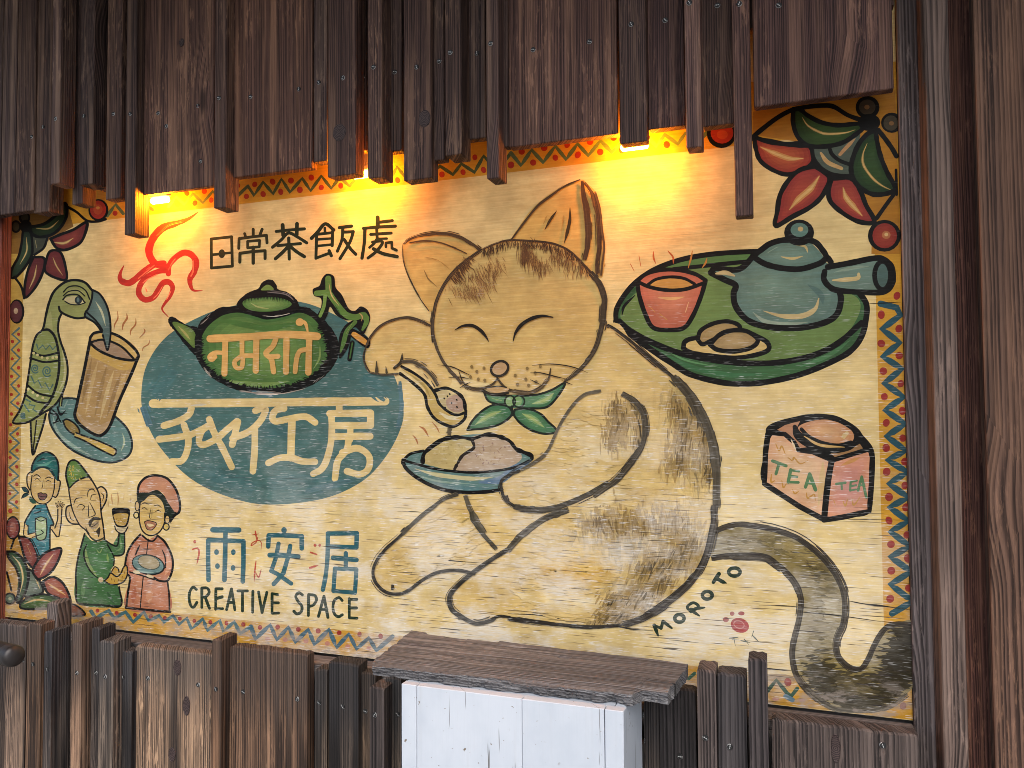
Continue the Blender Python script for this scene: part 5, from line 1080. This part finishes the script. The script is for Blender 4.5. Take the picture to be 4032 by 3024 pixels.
m.ell(888, 672, 88, 68, '#a81f22', 20).ring(880, 664, 50, 34, 9, '#c05850', 20).ell(816, 562, 22, 20, '#a83a34').ell(902, 560, 30, 19, '#a02a2a').ell(757, 618, 28, 24, '#a83a34')
for q in ('788,792 872,785', '815,802 880,800', '832,790 846,866', '898,815 984,832', '928,800 972,852', '1018,724 998,782', '1004,764 1062,822'): m.stroke(q, 13, '#3f5052', (.6, .3))
m.done()

# ---- three figures
SK = '#d6ba84'
v = Motif('figure_painting', 'painted figure in a teal cap and blue shirt waving', 1.2e-4).T('pp'); L = 11
v.fill('490,770 515,780 535,700 538,610 520,560 600,565 578,610 570,740 550,858 530,862 480,800', SK).stroke('482,795 530,862 550,860 570,740 578,602', L, K, smooth=False).stroke('512,780 537,700 540,605', L, K)
for q in ('535,585 522,548', '545,575 545,535', '558,572 566,535', '570,575 585,545', '578,588 598,562'): v.stroke(q, 13, K).stroke(q, 5, SK)
v.fill('330,572 430,560 460,640 500,742 468,772 465,970 370,1045 310,925 255,830 240,722 280,640', '#2a7894', into='#357f98', amt=.5).stroke('330,572 280,640 230,735 262,760', L+2, K).stroke('430,560 460,640 502,745 470,772 466,970', L+2, K).stroke('262,760 268,830 320,925 370,1040', 9, K).stroke('325,640 350,635 380,622', 12, K).stroke('340,600 390,600', 12, '#1a3a44').stroke('440,640 470,700', 14, '#c0d0c0', (.3, .2)).stroke('290,650 265,700', 16, '#7fb0b8', (.2, .2)).stroke('430,900 420,960', 10, '#8fc0c8', (.2, .2))
v.fill('228,750 258,768 264,838 380,805 408,825 300,876 235,850', SK).stroke('228,750 225,850 290,880', 9, K).stroke('262,840 380,805', 9, K)
v.fill('335,692 430,692 436,790 420,880 350,886 335,790', '#8db089').fill('345,720 425,722 420,780 350,780', '#a8c09a').stroke('332,690 332,790 350,886 420,880 438,790 432,690', 10, K).stroke('335,690 380,715 432,695', 8, K).stroke('335,690 385,675 432,692', 8, K).stroke('300,868 380,840 405,820 385,800', 8, K)
v.fill('285,260 255,290 255,370 280,420 300,340', SK).fill('540,325 562,350 545,450 520,492 500,470 510,340', SK).stroke('285,255 255,290 255,370 278,425', L, K).stroke('535,325 563,350 545,450 522,492 500,485', L, K)
v.fill('320,245 400,225 470,250 510,300 505,420 480,510 430,552 380,552 320,510 290,440 300,320', SK, into='#dec692').stroke('300,290 288,400 300,480 340,535 390,555 435,548 480,505 505,420 512,320', 10, K)
v.fill('298,262 300,200 340,120 400,80 460,78 520,120 546,200 542,335 512,312 470,250 400,220 330,240', '#1d6670', into='#2a7a80').stroke('335,190 420,190 490,150', 26, '#5fa3a2', (.1, .1)).stroke('350,160 400,135 430,145', 14, K, (.3, .3)).stroke('296,262 300,200 340,120 400,78 460,76 520,120 547,200 543,335', 15, K).stroke('298,262 360,218 430,215 480,248 515,310', 18, '#173840')
for q, w_ in (('312,300 345,282 385,312', 10), ('420,322 455,305 498,322', 10), ('322,335 350,318 382,345', 7), ('425,352 450,336 482,352', 7), ('405,328 396,398 380,408', 6), ('412,330 414,405', 6)): v.stroke(q, w_, '#2a2620', (.4, .3))
v.fill('355,458 385,450 400,460 430,460 440,482 410,517 375,512 358,487', '#7d5a60').stroke('355,458 385,450 400,460 430,460 440,482 410,517 375,512 358,487 355,458', 7, K).stroke('362,478 400,488 438,480', 5, K)
v.fill('203,398 240,402 268,442 225,442', '#1d4450').fill('200,502 225,455 272,462 240,490', '#1d4450').fill('275,490 300,495 335,540 320,555 280,530', '#2a5a50', jag=1).stroke('205,400 240,402 270,445 230,460 202,502', 8, K); v.done()
v = Motif('figure_painting', 'painted bearded figure in a green robe raising a glass', 1.2e-4).T('pp')
v.fill('790,840 860,900 970,880 1000,910 1040,932 1100,940 1112,830 1162,830 1162,990 1130,1032 1062,1040 1062,1130 1010,1215 1100,1320 1122,1505 730,1482 708,1200 730,1050 760,940', '#3f7048', into='#477a50', amt=.5)
v.stroke('800,980 820,1110 900,1225', 34, '#7d9c60', (.2, .3)).stroke('1000,1020 1010,1100', 24, '#7da060', (.2, .2)).stroke('1120,860 1130,960 1080,1000', 20, '#6a9a62', (.2, .2)).stroke('780,1280 770,1440', 40, '#5a8a5a', (.2, .2)).stroke('1000,1380 1060,1480', 40, '#345f3f', (.2, .2)).stroke('900,980 930,1010 960,960', 12, '#86a878', (.2, .2))
v.stroke('790,835 760,940 730,1050 708,1200 712,1340 730,1482 920,1495 1125,1508 1112,1330', 15, K).stroke('970,885 1040,932 1095,942 1112,830', 13, K).stroke('1162,830 1162,990 1130,1034 1062,1040', 13, K).stroke('1000,930 1040,1000 1065,1060 1062,1130', 11, K).stroke('808,935 782,1010 800,1100 850,1190 930,1260', 13, K, (.8, .4)).stroke('740,1485 920,1500 1120,1510', 18, '#16281c')
v.fill('660,568 620,590 618,670 660,732 722,748 700,640', SK).fill('905,412 950,395 992,440 990,520 945,605 930,500', SK).stroke('665,565 622,588 618,672 660,735 735,745', 13, K).stroke('905,412 950,395 994,440 990,525 945,610', 13, K).stroke('648,630 660,690 695,715', 8, K, (.3, .3)).stroke('940,450 968,480 955,530', 8, K, (.3, .3))
v.fill('655,412 720,350 830,310 880,370 930,480 945,640 960,750 977,872 900,908 850,862 790,790 740,740 680,600', SK, into='#dcc48c').stroke('640,400 650,480 680,620 740,745 800,800 850,870 900,908', 11, K).stroke('830,300 880,370 930,480 945,640 962,750 977,880', 13, K)
v.fill('642,412 618,290 635,190 670,150 720,160 780,230 835,302 760,320 700,360', '#55803f', into='#6d9448').stroke('645,415 616,290 634,190 670,148 722,158 785,232 838,305', 15, K).stroke('645,412 700,355 765,318 835,305 870,350', 14, K, (.8, .5))
for _ in range(26):
    a, b_ = random.uniform(645, 780), random.uniform(190, 330)
    if (a-640)/170 < (b_-150)/150 and b_ < 360-(a-640)*.4: v.stroke([(a, b_), (a+random.uniform(-12, 14), b_+random.uniform(8, 24))], 9, '#c4b04c', (.6, .5))
for q, w_ in (('688,562 710,508 768,495', 10), ('718,590 750,560 790,578 765,620', 8), ('815,490 828,430 868,418 890,445', 10), ('845,520 858,475 900,465', 8), ('850,525 895,520', 7), ('838,540 870,600 888,655 825,685', 10), ('825,560 828,650 820,680', 9), ('800,765 812,800 838,835', 9)): v.stroke(q, w_, '#2a2620', (.4, .4))
v.fill('828,722 880,675 942,690 928,708 872,712 842,772', '#3a342c').fill('848,782 870,732 922,712 918,765 880,792', '#a08a66').stroke('850,770 885,755 915,730', 6, K).fill('872,802 890,815 928,772 938,800 922,865 905,825', '#3a342c').stroke('885,900 930,890 970,870', 12, '#3a342c').dry('850,870 910,900 970,880', 22, '#2a3a2c', 1.0)
v.fill('1080,790 1120,825 1160,825 1195,770 1190,740 1070,750', '#ded5bc').stroke('1072,760 1085,800 1125,828 1165,820 1195,770', 10, K).fill('1048,602 1120,590 1208,602 1208,690 1182,765 1130,775 1085,760 1060,700', K).fill('1070,650 1190,645 1190,700 1170,752 1130,758 1092,745 1072,700', '#c8ab62').ell(1130, 622, 55, 15, '#35302a')
for _ in range(16): v.ell(random.uniform(1085, 1175), random.uniform(665, 735), 5, 5, '#a8883c')
v.fill('975,1272 1010,1240 1040,1190 1075,1140 1102,1160 1112,1192 1090,1222 1130,1200 1150,1150 1182,1138 1188,1212 1160,1272 1100,1302 1030,1302', '#c6a244', into='#d2b45c').stroke('975,1272 1010,1240 1035,1200 1090,1232 1130,1202 1155,1145 1185,1135 1190,1212 1160,1275 1100,1305 1030,1305 975,1272', 12, K).stroke('1040,1190 1072,1142 1105,1160 1112,1190', 10, K).ell(942, 1262, 24, 26, '#c9b8a0')
for q in ('1040,1265', '1070,1280', '1105,1275', '1140,1245', '1160,1205'):
    a, b_ = pts(q)[0]; v.stroke([(a, b_), (a+4, b_-16)], 7, '#8a6a2c')
for q in ('1040,460 1045,510 1050,560', '1095,440 1105,500 1100,570', '1160,450 1155,520', '1215,480 1220,545', '1010,530 1015,580'): v.stroke(q, 10, '#cba074', (.3, .3))
v.done()
v = Motif('figure_painting', 'painted woman in a pink dress and hat holding a plate', 1.2e-4).T('pp')
v.fill('1310,840 1390,882 1470,850 1540,912 1600,1030 1612,1130 1592,1222 1562,1262 1585,1555 1178,1528 1210,1250 1168,1130 1190,1010 1240,920', '#c27f68', into='#c98d76', amt=.5)
v.stroke('1260,960 1220,1060 1215,1150', 40, '#d29a84', (.2, .2)).stroke('1560,1020 1580,1130 1540,1220', 40, '#d6a088', (.2, .2)).stroke('1400,1330 1390,1480', 60, '#cf9880', (.2, .2)).stroke('1260,1330 1240,1480', 50, '#b8705c', (.2, .2))
v.stroke('1310,840 1240,920 1190,1010 1168,1130 1180,1200 1212,1245 1195,1380 1178,1528', 18, K).stroke('1470,850 1540,912 1600,1030 1614,1130 1592,1225 1555,1275 1480,1270 1440,1245', 18, K).stroke('1562,1272 1578,1400 1582,1555', 15, K).stroke('1175,1522 1380,1545 1588,1562', 24, '#281a18').stroke('1212,1190 1330,1225 1440,1262', 12, K).stroke('1385,882 1368,1020 1350,1150', 8, K).stroke('1338,1225 1320,1400 1310,1520', 9, K).stroke('1305,940 1285,980 1265,1030', 14, K, (.3, .8)).stroke('1510,975 1540,1050 1545,1150', 12, K, (.3, .8))
v.fill('1280,520 1288,450 1370,412 1460,418 1545,490 1610,590 1655,645 1605,700 1550,730 1530,600 1500,520 1420,470 1340,530 1310,570', '#1c2a22')
v.fill('1310,562 1350,520 1400,475 1450,480 1510,530 1537,620 1532,740 1482,820 1400,848 1330,802 1300,700', '#dcbf7a', into='#e2c988').stroke('1305,560 1300,700 1330,805 1400,850 1482,822 1532,740 1538,640', 12, K)
v.fill('1295,450 1300,380 1360,312 1450,290 1560,320 1640,420 1675,540 1672,625 1642,642 1600,582 1540,470 1450,410 1370,422', '#c4866e', into='#cf9880', amt=.4).stroke('1285,460 1300,375 1360,310 1450,288 1560,318 1642,420 1678,540 1674,625 1642,655', 20, K).stroke('1640,640 1610,690 1590,720', 18, K)
v.ell(1283, 575, 18, 42, SK).ring(1281, 575, 20, 45, 8, K).ell(1272, 660, 22, 26, '#e2d29a').ring(1272, 660, 23, 28, 10, K).ell(1562, 700, 20, 36, SK).ring(1562, 700, 22, 38, 8, K).ell(1552, 768, 26, 30, '#d9c26a').ring(1552, 768, 27, 32, 10, K)
for q, w_ in (('1312,562 1350,546 1388,560', 9), ('1435,572 1475,566 1508,590', 9), ('1320,604 1350,590 1382,615', 8), ('1445,632 1475,616 1505,630', 8), ('1335,592 1328,580', 5), ('1480,616 1482,604', 5), ('1410,590 1396,680 1418,686', 7), ('1420,600 1418,686', 6)): v.stroke(q, w_, '#2a2218', (.4, .4))
v.fill('1348,722 1385,710 1458,732 1446,772 1410,800 1370,786', '#ae7862').fill('1372,738 1440,752 1395,768', '#ead9b8').stroke('1348,722 1385,710 1458,732 1446,772 1410,800 1370,786 1348,722', 8, '#3a2820')
v.stroke('1330,850 1380,892 1430,900 1470,855', 14, K)
v.ell(1385, 1122, 158, 96, K, 12).ell(1383, 1118, 146, 84, '#5c8896', 12).ell(1390, 1102, 108, 66, '#3a4a4c', 14).ell(1390, 1100, 100, 60, '#a49a80', 14, into='#b4aa92').ell(1275, 1192, 34, 16, '#d8cdb4', 12).ell(1400, 1230, 36, 14, '#d8cdb4', 15).stroke('1270,1170 1340,1190 1440,1195', 12, '#8fb4bc', (.2, .2)); v.done()

# ---- long splits in the plywood
z = Motif('panel_crack', 'long dark splits running along the plywood grain', 1.6e-3)
for t_, q, w_ in (('32', '-20,637 160,640 330,655', 4), ('32', '560,605 660,625 790,640 990,668', 6), ('32', '260,680 480,700 780,742', 7), ('32', '780,740 900,755 1000,765', 5), ('31', '690,325 800,320 905,315', 4), ('31', '590,340 640,335', 3), ('32', '-60,1040 60,1052 200,1060', 6), ('32', '560,75 700,75 960,80', 3), ('22', '1050,860 1250,880', 4), ('22', '420,500 700,545 900,570', 4), ('22', '0,690 200,700 420,740', 5), ('22', '640,760 800,790 950,800', 4), ('12', '1060,320 1300,345 1500,360', 4), ('21', '440,1640 700,1650', 4), ('31', '830,870 930,868', 3)):
    z.T(t_).stroke(q, w_*1.3, '#1c1712', (.2, .2), jit=.4)
z.done('split')
